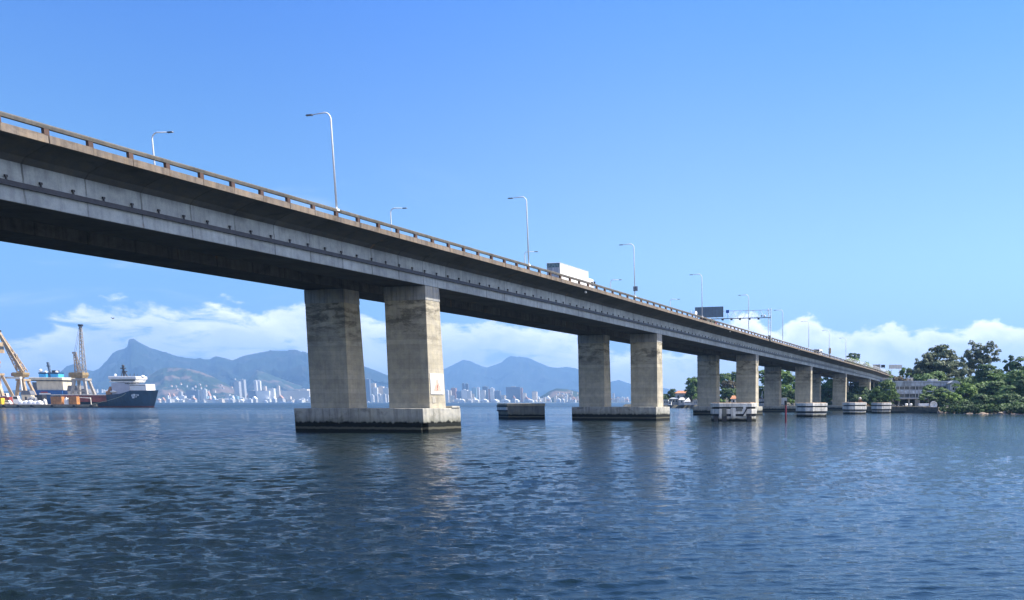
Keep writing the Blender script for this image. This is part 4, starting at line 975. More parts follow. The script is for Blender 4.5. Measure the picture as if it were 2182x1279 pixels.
m=MB(); m.box(X(107),X(121),-8.6,-8.21,Zs(840.5),Zs(835)); m.build('red_container',M['red'],s2)
m=MB(); m.box(X(105),X(128),-9.2,-8.61,Zs(841),Zs(838)); m.build('white_stripe',M['white'],s2)
# ---- portal cranes
def lattice(m,a,b,w0,w1,n,th):
    """four-chord lattice mast from a to b"""
    a=Vector(a);b=Vector(b);dv=(b-a).normalized(); u=dv.cross(Vector((0,1,0))).normalized(); v=dv.cross(u)
    C=lambda t,i,j:a+(b-a)*t+u*(i*(w0+(w1-w0)*t)/2)+v*(j*(w0+(w1-w0)*t)/2)
    for i,j in((-1,-1),(1,-1),(1,1),(-1,1)): m.bar(C(0,i,j),C(1,i,j),th)
    for k in range(n):
        t0,t1=k/n,(k+1)/n; s_=1 if k%2 else -1
        m.bar(C(t0,-s_,-1),C(t1,s_,-1),th*.7); m.bar(C(t0,-s_,1),C(t1,s_,1),th*.7); m.bar(C(t0,-1,-s_),C(t1,-1,s_),th*.7); m.bar(C(t0,1,s_),C(t1,1,-s_),th*.7)
        m.bar(C(t1,-1,-1),C(t1,1,-1),th*.7)
def crane(xb,R,label,legs,cab,mast,jib,cols,rope=True,solid=False):
    e=empty('portal_crane',frame(xb,R,QZ),YAW); tag(e,label,'crane','portal cranes of the shipyard')
    X=lambda x:(LX(x,R)-LX(xb,R)); Zc=lambda y:Z(y,R)-QZ; mm=M[cols]
    (l0,l1,t0,t1,yt)=legs; D_=5
    for (bx,tx) in((l0,t0),(l1,t1)):
        for s_ in(-1,1): m=MB(); m.bar((X(bx),s_*D_,0),(X(tx),s_*D_*.45,Zc(yt)),1.5); m.build('leg',mm,e)
    m=MB(); m.box(min(X(t0),X(t1))-1.2,max(X(t0),X(t1))+1.2,-3.4,3.4,Zc(yt),Zc(yt)+1.4); m.build('portal_beam',mm,e)
    m=MB(); yy=yt+(861-yt)*.45; f=.45; m.bar((X(l0)*f+X(t0)*(1-f),-3.6,Zc(yy)),(X(l1)*f+X(t1)*(1-f),-3.6,Zc(yy)),.9); m.build('cross_beam',mm,e)
    (c0,c1,cy0,cy1)=cab
    m=MB(); m.tube([(X((c0+c1)/2),0,Zc(yt)+1.4),(X((c0+c1)/2),0,Zc(cy1))],[1.2,2.4],10); m.build('slewing_column',M['crgrey'],e)
    m=MB(); m.frus((X(c0)+.8,X(c1)-.8,-2.6,2.6),(X(c0),X(c1),-3.2,3.2),Zc(cy1),Zc((cy0+cy1)/2)); m.box(X(c0),X(c1),-3.2,3.2,Zc((cy0+cy1)/2)+.01,Zc(cy0)); hb=m.build('machinery_house',M['sand2'],e,bevel=.2)
    m=MB(); m.box(X(c0)-1.6,X(c0)-.05,-2,.5,Zc(cy1)+.8,Zc(cy0)-.5); m.build('driver_cab',M['red'] if solid else M['crgrey'],hb)
    m=MB(); lattice(m,(X(mast[0]),0,Zc(cy0)),(X(mast[1]),0,Zc(mast[2])),3.0,1.2,7,.34); m.build('mast',M['sand'],e)
    m=MB(); m.box(X(mast[1])-1.5,X(mast[1])+1.0,-.8,.8,Zc(mast[2]),Zc(mast[2])+1.3); m.build('mast_head',M['crgrey'],e)
    m=MB(); lattice(m,(X(jib[0]),0,Zc(cy0)),(X(jib[1]),0,Zc(jib[2])),jib[3],.9,14,.30 if not solid else .5); 
    if solid: m.bar((X(jib[0]),0,Zc(cy0)),(X(jib[1]),0,Zc(jib[2])),jib[3]*.42,jib[3]*.4)
    m.build('jib',mm if solid else M['crgrey'],e)
    m=MB(); m.box(X(jib[1])-1.3,X(jib[1])+1.4,-.8,.8,Zc(jib[2])-.2,Zc(jib[2])+1.2); m.build('jib_head',M['darksteel'],e)
    if rope:
        m=MB()
        for q in(-.3,.3): m.tube([(X(mast[1])+q,q,Zc(mast[2])+.5),(X(jib[1])-.5+q,q,Zc(jib[2]))],.09,4); m.tube([(X(jib[1])-1+q,0,Zc(jib[2])),(X(jib[0])+2.2+q,0,Zc(cy0))],.08,4)
        m.build('hoist_rope',M['darksteel'],e)
    return e
crane(178,664,'rusty portal crane with a tall thin upright jib between the two ships',(160,199,168,190,811),(161,189,794,806),(174,171,754),(184,189,695,3.0),'crgrey')
crane(48,664,'sand coloured portal crane leaning left, with a yellow machinery house',(45,72,50,60,812),(40,63,794,804),(52,45,758),(56,15,707,4.2),'sand',rope=False,solid=True)
e=crane(6,640,'sand coloured crane cut by the left picture edge with striped counterweight',(-14,24,-6,5,800),(-16,2,775,790),(-4,-12,730),(0,-10,690,4.0),'sand',rope=False,solid=True)
X=lambda x:(LX(x,640)-LX(6,640)); Zc=lambda y:Z(y,640)-QZ
m=MB(); m.box(X(-14),X(15.5),-2.5,2.5,Zc(738),Zc(729.5)); m.build('counterweight',M['sand'],e); m=MB(); m.box(X(-14),X(15.8),-2.6,2.6,Zc(745),Zc(738.05)); m.build('counterweight_band',M['darksteel'],e); m=MB(); m.box(X(-14),X(16.5),-2.5,2.5,Zc(752.5),Zc(745.05)); m.build('counterweight',M['sand'],e)
m=MB(); m.bar((X(-10),0,Zc(683)),(X(12),0,Zc(690.5)),2.2,1.6); m.build('jib_tip',M['sand2'],e)
m=MB(); m.bar((X(2),0,Zc(690)),(X(-2),0,Zc(729)),.35); m.bar((X(0),0,Zc(752)),(X(7),0,Zc(800)),.5); m.build('stay',M['darksteel'],e)
# horizontal gangway beam between the two left cranes
m=MB(); a=frame(28,655); zz=Z(807,655); w=(LX(52,655)-LX(6,655))/2; m.box(-w,w,-1,1,0,1.3); m.bar((-w+.5,0,0),(-w+.5,0,-(zz-QZ)),.7); m.bar((w-.5,0,0),(w-.5,0,-(zz-QZ)),.7)
o=m.build('pipe_gantry',M['offwhite'],None); o.location=(a[0],a[1],zz); o.rotation_euler=(0,0,YAW); tag(o,'pale horizontal gantry beam linking the two left cranes','gantry')
# ---- things on the quay
def qbox(x0,x1,y0,y1,mt,label,cat,name,R=618,d=3.0,extra=None):
    w=(LX(x1,R)-LX(x0,R))/2; z0=Z(y1,R); z1=Z(y0,R); f=frame((x0+x1)/2,R,QZ); h=max(z1-QZ,.8)
    e=empty(name,f,YAW); tag(e,label,cat)
    if extra=='van':
        m=MB(); m.extr([(-w,.35),(w,.35),(w,h*.5),(w*.72,h*.58),(w*.45,h),(-w*.95,h),(-w,h*.6)],-1,1); m.build('body',M[mt],e,bevel=.08)
        m=MB(); m.extr([(w*.66,h*.62),(w*.44,h*.93),(-w*.8,h*.93),(-w*.8,h*.62)],-1.02,-1.005); m.build('side_window',M['glass'],e)
        for q in(-.6,.62): wheel(e,q*w,-1,.35,.36,.2,'y')
    elif extra=='mound':
        m=MB(); n=16
        for i in range(5): m.ball((-w*.75+i*w*.37,0,0),1.0,10,7,(w*.34,d*.5,h*(.9+.12*((i*7)%3))))
        m.build('cover',M[mt],e,smooth=True)
    elif extra=='shed':
        m=MB(); m.box(-w,w,-d/2,d/2,0,h*.7); m.build('wall',M[mt],e); m=MB(); m.extr([(-w-.3,h*.702),(w+.3,h*.702),(w*.8,h),(-w*.8,h)],-d/2-.2,d/2+.2); m.build('roof',M['galv2'],e); m=MB(); m.box(-w*.3,w*.1,-d/2-.05,-d/2-.01,0,h*.55); m.build('door',M['darksteel'],e)
    else:
        m=MB(); m.box(-w,w,-d/2,d/2,.15,h); m.build('box_body',M[mt],e,bevel=.05)
        m=MB()
        k=max(3,int(w*2/.8))
        for i in range(k): x=-w+.3+i*(2*w-.6)/max(1,k-1); m.box(x-.06,x+.06,-d/2-.06,-d/2-.005,.25,h-.1)
        m.build('rib',M[mt],e)
        m=MB(); m.box(-w+.1,w-.1,-d/2+.2,d/2-.2,0,.15); m.build('skid',M['darksteel'],e)
    return e
qbox(40,91,853.5,859.5,'white','long crumpled white tarpaulin heap on the quay edge','tarpaulin','tarpaulin_heap',617,3,'mound')
qbox(112,135,845.5,855,'orange','orange container box standing on the quay between the ships','container','cargo_container')
qbox(150,167,845,852,'orange','rusty orange box on the quay left of the red ship side','container','cargo_container')
qbox(-8,7,848.5,859,'yellow','bright yellow machine at the left picture edge on the quay','machine','yard_machine',616,3)
qbox(30,44,844,851,'white','white van parked on the quay behind the tarpaulin heap','van','parked_van',622,2,'van')
qbox(12,24,853,858,'white','white car parked beside the yellow machine','car','parked_car',618,2,'van')
qbox(9,21,838,844.5,'offwhite','upper white van parked in the yard at far left','van','parked_van',640,2,'van'); qbox(9,22,843.5,848,'white','lower white van parked in the yard at far left','van','parked_van',630,2,'van')
qbox(138,147,848,854,'white','small white tank between the two orange boxes','tank','storage_tank',618,2,'mound'); qbox(92,99,851,856.5,'offwhite','small pale bundle at the right end of the white tarpaulin','bundle','cargo_bundle',618,2,'mound')
qbox(52,72,832.5,838,'cream','cream gangway housing at the foot of the second crane','shed','yard_shed',632,4,'shed')
qbox(60,80,846,853,'galv2','grey covered machine behind the white tarpaulin','machine','yard_machine',625,4,'mound'); qbox(80,96,842,852,'darksteel','dark machine standing right of the grey covered one','machine','yard_machine',628,4)
qbox(155,178,822,842,'bldg2','pale shed under the rusty portal crane','shed','yard_shed',680,8,'shed'); qbox(176,200,829,843,'bldg','grey greenish shed at the right foot of the rusty crane','shed','yard_shed',680,8,'shed')
m=MB(); a=W(167,847,624); b=W(193,848.5,624); m.bar(tuple(a),tuple(b),1.0,.5); m.bar((a.x,a.y,QZ),tuple(a),.3); m.bar((b.x,b.y,QZ),tuple(b),.3); tag(m.build('gangplank',M['offwhite'],None),'white gangplank raised on stands along the red ship side','gangplank')
qbox(-10,25,846,852,'red','low red barge hull side behind the yellow machine','barge','red_barge',628,4)
#@@PART4
# ------------------------------------------------------------------ trees and bushes
def crown_mesh(name,mat,seed,rx,ry,rz,zc,nc,nl,leaf,shell=.55,flat=.7,open_=.0,cl=.30):
    rs=np.random.RandomState(seed); V=[];F=[]
    cs=[]
    while len(cs)<nc:
        v=rs.normal(size=3); v/=np.linalg.norm(v); r=(shell+(1-shell)*rs.rand())*(1-.25*rs.rand()*(open_>0))
        if v[2]<-.45 and rs.rand()<.6: continue
        c=np.array([v[0]*rx*r,v[1]*ry*r,v[2]*rz*r+zc]); cs.append((c,v))
    cs.append((np.array([0,0,zc]),np.array([0,0,1.]))) 
    mean=(rx+ry+rz)/3
    for c,v in cs:
        cr=mean*cl*(.6+.8*rs.rand()); n=int(nl*(cr/(mean*cl))**1.6)
        p=rs.normal(size=(n,3)); p/=np.linalg.norm(p,axis=1)[:,None]; p[:,2]=np.where(p[:,2]<-.2,-p[:,2]*.6,p[:,2])
        rad=cr*(.45+.55*rs.rand(n)**.5); q=c+p*rad[:,None]*np.array([1,1,flat])
        nn=p*.8+v*.35+rs.normal(size=(n,3))*.45+np.array([.12,-.1,.5]); nn/=np.linalg.norm(nn,axis=1)[:,None]
        t=np.cross(nn,rs.normal(size=(n,3))); t/=np.linalg.norm(t,axis=1)[:,None]; b=np.cross(nn,t)
        sz=leaf*(.55+.9*rs.rand(n))[:,None]; asp=(.45+.4*rs.rand(n))[:,None]
        quad=np.stack([q-t*sz,q+b*sz*asp*1.0-t*sz*.1,q+t*sz,q-b*sz*asp-t*sz*.1],1)
        b0=len(V); V.extend(quad.reshape(-1,3).tolist()); F.extend([(b0+4*i,b0+4*i+1,b0+4*i+2,b0+4*i+3) for i in range(n)])
    me=bpy.data.meshes.new(name); me.from_pydata(V,[],F); me.materials.append(mat); me.update(); return me,[c for c,_ in cs]
def trunk_mesh(name,mat,seed,h,r,cs,nb=9,forks=True):
    rs=random.Random(seed); m=MB(); top=Vector((rs.uniform(-.3,.3),rs.uniform(-.3,.3),h)); m.tube([(0,0,-1.2),(rs.uniform(-.1,.1),0,h*.35),(top*.75),top],[r*1.25,r*.9,r*.65,r*.3],8)
    for k in range(min(nb,len(cs))):
        c=Vector(cs[(k*7)%len(cs)]); a=Vector((0,0,h*rs.uniform(.4,.85))); mid_=(a+c)/2+Vector((0,0,-.08*h)); m.tube([a,mid_,c],[r*.42,r*.28,r*.1],6)
    me=bpy.data.meshes.new(name); me.from_pydata(m.v,[],m.f); me.materials.append(mat); me.update(); return me
KINDS={}
def kind(k,leafm,barkm,seed,rx,ry,rz,H,r,nc,nl,leaf,**kw):
    zc=H-rz*.95; me,cs=crown_mesh('crown',M[leafm],seed,rx,ry,rz,zc,nc,nl,leaf,**kw); tr=trunk_mesh('trunk',M[barkm],seed,zc,r,cs); KINDS[k]=(me,tr,rx,H)
kind('broad','leaf_mid','bark',1,6,6,4.6,11,.35,46,95,.42)
kind('broad2','leaf_dark','bark',2,5.6,5.2,5.2,12,.35,44,95,.42)
kind('euca','leaf_grey','greywood',3,9.5,8,7.6,18,.5,95,75,.40,open_=1,cl=.17,shell=.35)
kind('sparse','leaf_grey','greywood',4,6.2,6,7.0,19,.4,50,60,.36,open_=1,cl=.17,shell=.3,flat=1.0)
kind('flat','leaf_mid','bark',5,6.5,6,2.8,8.5,.3,34,85,.38,flat=.45,cl=.28)
kind('light','leaf_light','bark',6,5,5,3.8,9,.28,36,90,.38)
kind('round','leaf_dark','bark',7,4.2,4.2,4.2,9,.3,32,100,.38,cl=.34)
kind('bush','leaf_mid','bark',8,3,3,1.7,3.0,.14,22,70,.26)
kind('bushlight','leaf_light','bark',9,2.4,2.4,1.3,2.2,.12,18,70,.24)
kind('bushdark','leaf_dark','bark',12,3,3,1.9,3.2,.14,24,80,.26)
kind('dry','leaf_dry','greywood',10,5,4.5,2.6,6,.22,28,80,.30,open_=1,cl=.25)
kind('umbrella','leaf_dark','bark',11,6.5,6,2.1,10,.3,26,90,.42,flat=.4,cl=.3)
tseed=[0]
def tree(x,ytop,wpx,R,k,label,group=None,name=None,rise=None,sq=1.0):
    tseed[0]+=1; cm,tm,rx,H=KINDS[k]
    if 320<R<400 and x>2040: ytop+=[-5,3,-2,6,0,-7,4][tseed[0]%7]*(R>335); wpx*=[.75,1.1,.9,1.25,.8,1.15][tseed[0]%6]
    p=RT*lat(x,R)+FW*R; g=gz(p.x,p.y)-.1; zt=W(x,ytop,R).z; sx=wpx*kpx(R)/2/(rx*.98)*(1.12 if 320<R<400 and x>2040 else 1.0)
    sz=max((zt-g)/(H*1.04),.25)
    if sz>sx*1.9:   # tall position: keep the crown in proportion, longer hidden trunk
        base=zt-H*1.04*sx*1.5; sz=sx*1.5; ext=True
    else: base=g; ext=False
    if sz<sx*.95 and not k.startswith('flat'): sz=sx*.95; base=zt-H*1.04*sz
    nm_=name or ('bush' if k.startswith('bush') else 'leafy_tree')
    e=empty(nm_,(p.x,p.y,base),random.uniform(0,6.28)); e.scale=(sx,sx*sq,sz); tag(e,label,'bush' if nm_=='bush' else 'tree',group)
    c=bpy.data.objects.new('crown',cm); COL.objects.link(c); c.parent=e
    t=bpy.data.objects.new('trunk',tm); COL.objects.link(t); t.parent=e
    if ext:
        m=MB(); m.tube([(0,0,(g-base)/sz-1),(0,0,.2)],[.5,.42],8); t2_=m.build('trunk',M['bark'],e)
    return e
T=tree
# right shore, back row and tall trees
T(1998,724,122,402,'euca','largest grey green open crowned tree behind the shore building')
T(1966,745,70,398,'euca','left flank tree of the tall grey green group with loose twigs')
T(2038,752,70,396,'euca','grey green tree filling the middle of the tall group')
T(2092,719,76,410,'sparse','tall airy grey tree with sky showing through, right of the largest tree')
T(2066,738,50,412,'sparse','slim airy tree between the two tallest crowns')
T(2148,754,32,388,'round','dark round topped tree right of the airy tall tree')
T(2176,768,42,376,'round','dark tree cut by the right picture edge')
T(2198,764,50,372,'broad2','dark tree mostly beyond the right picture edge')
T(1981,788,80,385,'broad','tree below the largest crown, above the building roof')
T(2028,790,80,382,'euca','second grey green tree standing behind the building')
T(2066,796,64,376,'broad','mid green tree right of the building roof')
T(2104,780,66,372,'broad2','tall mid slope tree under the airy grey tree'); T(2140,788,64,365,'broad','mid green tree with a dark hollow left of it on the slope'); T(2172,790,60,356,'broad','mid green tree on the slope at the right edge')
T(2090,806,56,352,'broad','bright edged tree lower on the slope, left of the reddish one'); T(2122,812,56,345,'broad2','dark tree lower on the slope in the middle of the right woods'); T(2158,812,60,338,'broad','leafy tree lower on the slope near the right edge'); T(2186,806,50,334,'broad2','dark tree low at the right edge')
T(2057,822,44,346,'light','lighter green tree right of the house with two windows'); T(2078,834,42,338,'broad2','dark tree above the rocks'); T(2104,836,46,332,'broad2','very dark tree behind the rocks'); T(2134,838,44,326,'broad','dark tree behind the bushes at the waterline'); T(2165,836,46,322,'broad2','dark tree hanging over the water near the right edge')
T(1931,782,28,420,'light','pale yellow green tree left of the largest tree, above the roof'); T(1913,797,40,415,'dry','brownish dry shrub tree behind the building roof left end'); T(1940,800,44,408,'dry','brownish bare branched tree behind the building roof'); T(1962,800,40,405,'light','bright green creeper covered tree behind the roof centre'); T(1990,806,50,400,'light','bright green bank of leaves just above the roof'); T(1902,800,30,425,'light','small green tree at the end of the bridge deck')
# in front of and beside the building
T(1886,812,58,352,'flat','spreading layered tree left of the building under the bridge end'); T(1872,826,40,350,'broad2','dark tree between the last pier and the building'); T(1900,832,36,344,'flat','low layered tree against the left end of the building'); T(1868,846,30,346,'bush','dark bush at the foot of the last pier')
T(1984,822,48,345,'flat','layered bright tree in front of the building centre'); T(1976,838,44,342,'flat','lower spreading tree in front of the building, above the grey container'); T(2010,828,44,344,'flat','tree in front of the right half of the building'); T(2026,836,44,340,'light','bright green tree above the white dish, to its right'); T(2046,840,44,338,'broad','tree right of the dish on the bank'); T(2006,846,34,340,'broad2','dark tree directly behind the white dish'); T(2032,852,34,334,'broad2','dark bush tree on the bank right of the dish'); T(2054,852,36,330,'broad2','dark overhanging tree left of the rocks')
for (x,y,w,R,k,l) in((2114,866,24,318,'bushlight','yellow green grassy bush between the shore rocks'),(2106,869,18,319,'bushlight','small pale reed clump left of the yellow green bush'),(2145,860,32,314,'bush','rounded green bush overhanging the water'),(2170,858,30,311,'bush','green bush near the right picture edge'),(2190,862,30,306,'bush','bush at the right picture edge'),(2010,871,16,338,'bushlight','small yellow green weed patch right of the dish'),(2082,868,30,325,'bush','dark bush beside the leftmost shore rocks'),(2060,866,30,328,'bush','dark bush at the waterline left of the rocks'),(2042,866,26,331,'bush','dark low bush just right of the weed patch'),(2128,866,22,317,'bush','small bush behind the right rock')):
    T(x,y,w,R,k,l)
# overhanging bushes along the natural shore
shp=[(2004,881.0),(2040,881.6),(2080,882.2),(2120,882.8),(2160,883.4),(2215,884.2)]
rs=random.Random(31)
for i in range(30):
    x=2018+i*6.6+rs.uniform(-2,2); yw=880.6+(x-2003)*.0185; gp_=G(x,yw); R=gp_.dot(FW)+rs.uniform(.5,5)
    if 2104<x<2124 or 2136<x<2152: R+=5
    T(x,rs.uniform(860,871),rs.uniform(16,28),R,rs.choice(['bush','bushdark','bushdark','bushdark']),'dark green bush among many crowding the natural bank at the waterline on the right','bushes along the right bank')
# beyond the bridge end
T(1819,752,34,620,'umbrella','dark umbrella shaped tree rising above the far end of the bridge'); T(1812,762,34,610,'light','light green tree under the umbrella tree'); T(1836,771,40,600,'light','hazy green trees behind the ramp fence'); T(1858,778,40,600,'broad','grey green tree behind the ramp fence near the road signs'); T(1880,786,40,590,'broad','tree at the end of the ramp fence')
# seen between the piers
T(1431,827,20,640,'broad2','dark tree left of the red roofed house'); T(1421,838,18,640,'broad2','low dark tree beside the second pier column'); T(1417,843,14,625,'bush','bush beside the second pier column')
T(1478,803,30,600,'broad','tree with a jutting left branch touching the third pier'); T(1473,822,24,596,'broad2','lower darker tree right of the red roofed house'); T(1488,800,30,604,'broad2','tree mostly hidden behind the third pier column'); T(1486,838,20,590,'light','light bush right of the small orange roof')
T(1544,793,32,600,'broad','bright topped tree between the columns of the third pier'); T(1566,790,26,610,'broad2','dark tree against the right column of the third pier'); T(1554,806,40,585,'dry','brownish green tree in the middle between the third pier columns'); T(1542,826,28,580,'broad2','dark lower tree between the third pier columns'); T(1560,826,28,578,'broad','lower mid green tree between the third pier columns'); T(1538,848,16,570,'bushlight','pale bush at the left between the third pier columns'); T(1581,815,30,590,'broad2','dark tree hidden behind the right column of the third pier')
T(1624,786,24,560,'broad','tall tree seen in the gap right of the third pier'); T(1636,800,26,555,'light','lower brighter tree in the gap right of the third pier'); T(1622,820,24,550,'broad2','dark lower tree in the gap right of the third pier')
T(1670,786,30,540,'light','light green tree between the columns of the fourth pier'); T(1686,795,34,530,'broad','mid green tree between the columns of the fourth pier'); T(1676,818,34,520,'light','pale rounded tree low between the fourth pier columns'); T(1690,830,30,515,'broad2','dark tree low between the fourth pier columns'); T(1668,834,24,512,'broad2','dark bush tree behind the white cabin'); T(1701,812,26,525,'broad','tree hidden behind the right column of the fourth pier')
T(1762,802,40,500,'light','bright green crown hanging between the fifth pier columns'); T(1748,818,30,495,'broad2','dark tree in the shade left between the fifth pier columns'); T(1768,824,34,490,'broad2','very dark tree in the shade between the fifth pier columns'); T(1785,820,30,505,'broad2','dark tree behind the right column of the fifth pier'); T(1820,812,44,520,'broad2','very dark tree behind the gap between the last columns'); T(1835,822,34,500,'broad2','dark tree by the last pier column'); T(1812,834,34,480,'broad2','low dark tree under the bridge end'); T(1756,842,34,480,'broad2','low dark tree under the fifth span'); T(1840,840,30,470,'broad2','low dark tree above the orange crane')
# ------------------------------------------------------------------ shore building and houses
RBD=362.0; kb=kpx(RBD)
def place(name,x,R,label,cat,z=None,group=None):
    p=RT*lat(x,R)+FW*R; e=empty(name,(p.x,p.y,gz(p.x,p.y) if z is None else z),YAW); tag(e,label,cat,group); return e
bd=place('shore_building',1975,RBD,'long weathered grey three storey building with dark garage bays behind trees on the right shore','building',1.9)
X=lambda x:(lat(x,RBD)-lat(1975,RBD)); Zb=lambda y:zof(y,RBD)-1.9
x0,x1=X(1903),X(2026)
m=MB(); m.box(x0,x1,0,12,Zb(850)+.0,Zb(815)); m.build('wall',M['bldg'],bd)
m=MB(); m.box(x0-.3,x1+.3,-.5,12.4,Zb(814.9),Zb(812)); m.box(x0,x1,-.25,-.01,Zb(822.5),Zb(815.1)); m.build('roof_parapet',plain('stained_parapet',(.42,.46,.50),.85,var=.35,sc=.5,stretch=(1,1,.2)),bd)
m=MB(); m.box(X(1983),X(1998),1,8,Zb(811.9),Zb(807.5)); m.build('roof_cabin',M['bldg2'],bd)
bays=[1908,1916,1926,1938,1950,1957,1966,1976,1986,1996,2006,2016,2025]
for a,b in zip(bays[:-1],bays[1:]):
    for (ya,yb) in((829.5,824.2),(846.0,840.0)):
        f=MB(); f.box(X(a)+.12,X(b)-.12,-.10,-.01,Zb(ya),Zb(yb)); wf_=f.build('window',M['glass'],bd)
        f=MB(); n=max(2,int((b-a)/2.6))
        for i in range(n+1): xx=X(a)+.12+(X(b)-X(a)-.24)*i/n; f.box(xx-.05,xx+.05,-.16,-.101,Zb(ya),Zb(yb))
        f.build('window_frame',M['bldg2'],wf_)
    f=MB(); f.box(X(a)+.15,X(b)-.15,-.20,-.012,Zb(839.2),Zb(831.5)); f.build('spandrel_panel',plain('pale_panel',(.56,.60,.64),.8,var=.3,sc=.8) if 'pp' not in M else M['pp'],bd); 
    if 'pp' not in M: M['pp']=bpy.data.materials['pale_panel']
for a in bays: f=MB(); f.box(X(a)-.13,X(a)+.13,-.34,-.0,Zb(850),Zb(822.6)); f.build('pilaster',M['bldg2'],bd)
m=MB(); m.box(x0,x1,-.6,-.02,Zb(850.6),Zb(848.6)); m.build('canopy',M['bldg2'],bd)
m=MB(); m.box(x0,x1,3.5,12,-1,Zb(850.2)); m.build('garage_back_wall',M['darksteel'],bd)
for a in(1902.5,1915.5,1936.5,1951,1958.5,1978,1996,2012,2025): f=MB(); f.box(X(a)-.28,X(a)+.28,-.3,3.5,-1,Zb(850.2)); f.build('pier_column',M['buff'],bd)
f=MB(); f.box(X(1950.5),X(1957.5),-.28,-.0,-1,Zb(848)); f.build('stair_wall',M['buff'],bd)
f=MB(); f.box(x0-1.2,x0-.31,-.2,5,-1,Zb(806)); f.build('downpipe_wall',M['bldg2'],bd)
hs=place('grey_house',2034,356,'grey gabled house with two dark windows half hidden right of the long building','house',1.9)
X2=lambda x:(lat(x,356)-lat(2034,356)); Zh=lambda y:zof(y,356)-1.9
m=MB(); m.box(X2(2024),X2(2044),0,6,0,Zh(817)); m.build('wall',M['bldg2'],hs); m=MB(); m.extr([(X2(2022),Zh(817)+.01),(X2(2046),Zh(817)+.01),(X2(2038),Zh(811)),(X2(2030),Zh(811))],-.4,6.4); m.build('roof',M['bldg'],hs)
for a in(2031,2036.5): m=MB(); m.box(X2(a)-.35,X2(a)+.35,-.08,-.01,Zh(831),Zh(826)); m.build('window',M['glass'],hs)
fb=place('stone_hut',1884,372,'grey roofed hut under the end of the bridge deck','building',2.0); X3=lambda x:(lat(x,372)-lat(1884,372)); Zq=lambda y:zof(y,372)-2
m=MB(); m.box(X3(1878),X3(1896),0,6,0,Zq(810)); m.build('wall',M['bldg'],fb); m=MB(); m.extr([(X3(1877),Zq(809.9)),(X3(1897),Zq(809.9)),(X3(1894),Zq(805.5)),(X3(1880),Zq(805.5))],-.4,6.4); m.build('roof',M['buff'],fb)
for x,mt,l in((1934,'buff','left chimney stump on the bank above the long building'),(1941.5,'cream','cream chimney stump on the bank above the long building')):
    c=place('chimney',x,378,l,'chimney'); zt=zof(806 if x>1940 else 808,378)-c.location.z; m=MB(); m.box(-.5,.5,-.5,.5,-1,zt); m.build('stack',M[mt],c); m=MB(); m.box(-.6,.6,-.6,.6,zt+.003,zt+.2); m.build('coping',M['bldg2'],c)
# stone quay along the right shore
qr=tag(empty('stone_quay',(0,0,0)),'old brown stone quay wall along the right shore in front of the building','quay')
def strip(pix,z0,z1,th,mt,parent,name):
    pts=[G(x,y) for x,y in pix]; m=MB(); vs=[];fs=[]
    for p in pts:
        q=Vector((p.x,p.y,0)); dv=Vector((q.x,q.y,0)).normalized()*th
        for a,z in((q,z0),(q+dv,z0),(q+dv,z1),(q,z1)): vs.append((a.x,a.y,z))
    for i in range(len(pts)-1):
        for k in range(4): fs.append((i*4+k,i*4+(k+1)%4,(i+1)*4+(k+1)%4,(i+1)*4+k))
    fs.append((3,2,1,0)); b=(len(pts)-1)*4; fs.append((b,b+1,b+2,b+3)); m.add(vs,fs); return m.build(name,mt,parent)
strip([(1838,878.6),(1858,878.9),(1897,879.1),(1935,879.4),(1970,879.9),(1999,880.6)],-2,2.05,5,M['quayR'],qr,'wall')
strip([(1838,878.55),(1897,879.05),(1935,879.35),(1968,879.85)],2.053,2.25,5,M['fend_rim'],qr,'coping')
# dish, container, cars
RD=338
d_=place('satellite_dish',1988.5,RD,'large round white satellite dish facing the water on the quay','satellite dish',2.2)
r=8.2*kpx(RD); m=MB(); vs=[];fs=[]; N=22; zc=zof(863,RD)-2.2
for j in range(5):
    rr=r*j/4
    for i in range(N): a=2*math.pi*i/N; vs.append((rr*math.cos(a)*.98,-.9+.0+.55*(1-(rr/r)**2)+ .0,zc+rr*math.sin(a)))
for j in range(4):
    for i in range(N): fs.append((j*N+i,j*N+(i+1)%N,(j+1)*N+(i+1)%N,(j+1)*N+i))
for j in range(5):
    rr=r*j/4
    for i in range(N): a=2*math.pi*i/N; vs.append((rr*math.cos(a)*.98,-.78+.55*(1-(rr/r)**2),zc+rr*math.sin(a)))
o5=5*N
for j in range(4):
    for i in range(N): fs.append((o5+j*N+i,o5+(j+1)*N+i,o5+(j+1)*N+(i+1)%N,o5+j*N+(i+1)%N))
for i in range(N): fs.append((4*N+i,4*N+(i+1)%N,o5+4*N+(i+1)%N,o5+4*N+i))
m.add(vs,fs); m.build('reflector',M['white'],d_,smooth=True)
m=MB(); m.bar((0,-.2,0),(0,-.2,zc),.35); m.bar((-.8,.9,0),(0,0,zc),.15); m.bar((.8,.9,0),(0,0,zc),.15); m.build('mount',M['galv'],d_)
m=MB(); m.bar((0,-2.2,zc),(0,-.4,zc-.9),.05); m.box(-.12,.12,-2.35,-2.1,zc-.12,zc+.12); m.build('feed_arm',plain('feed_green',(.2,.28,.18),.6),d_)
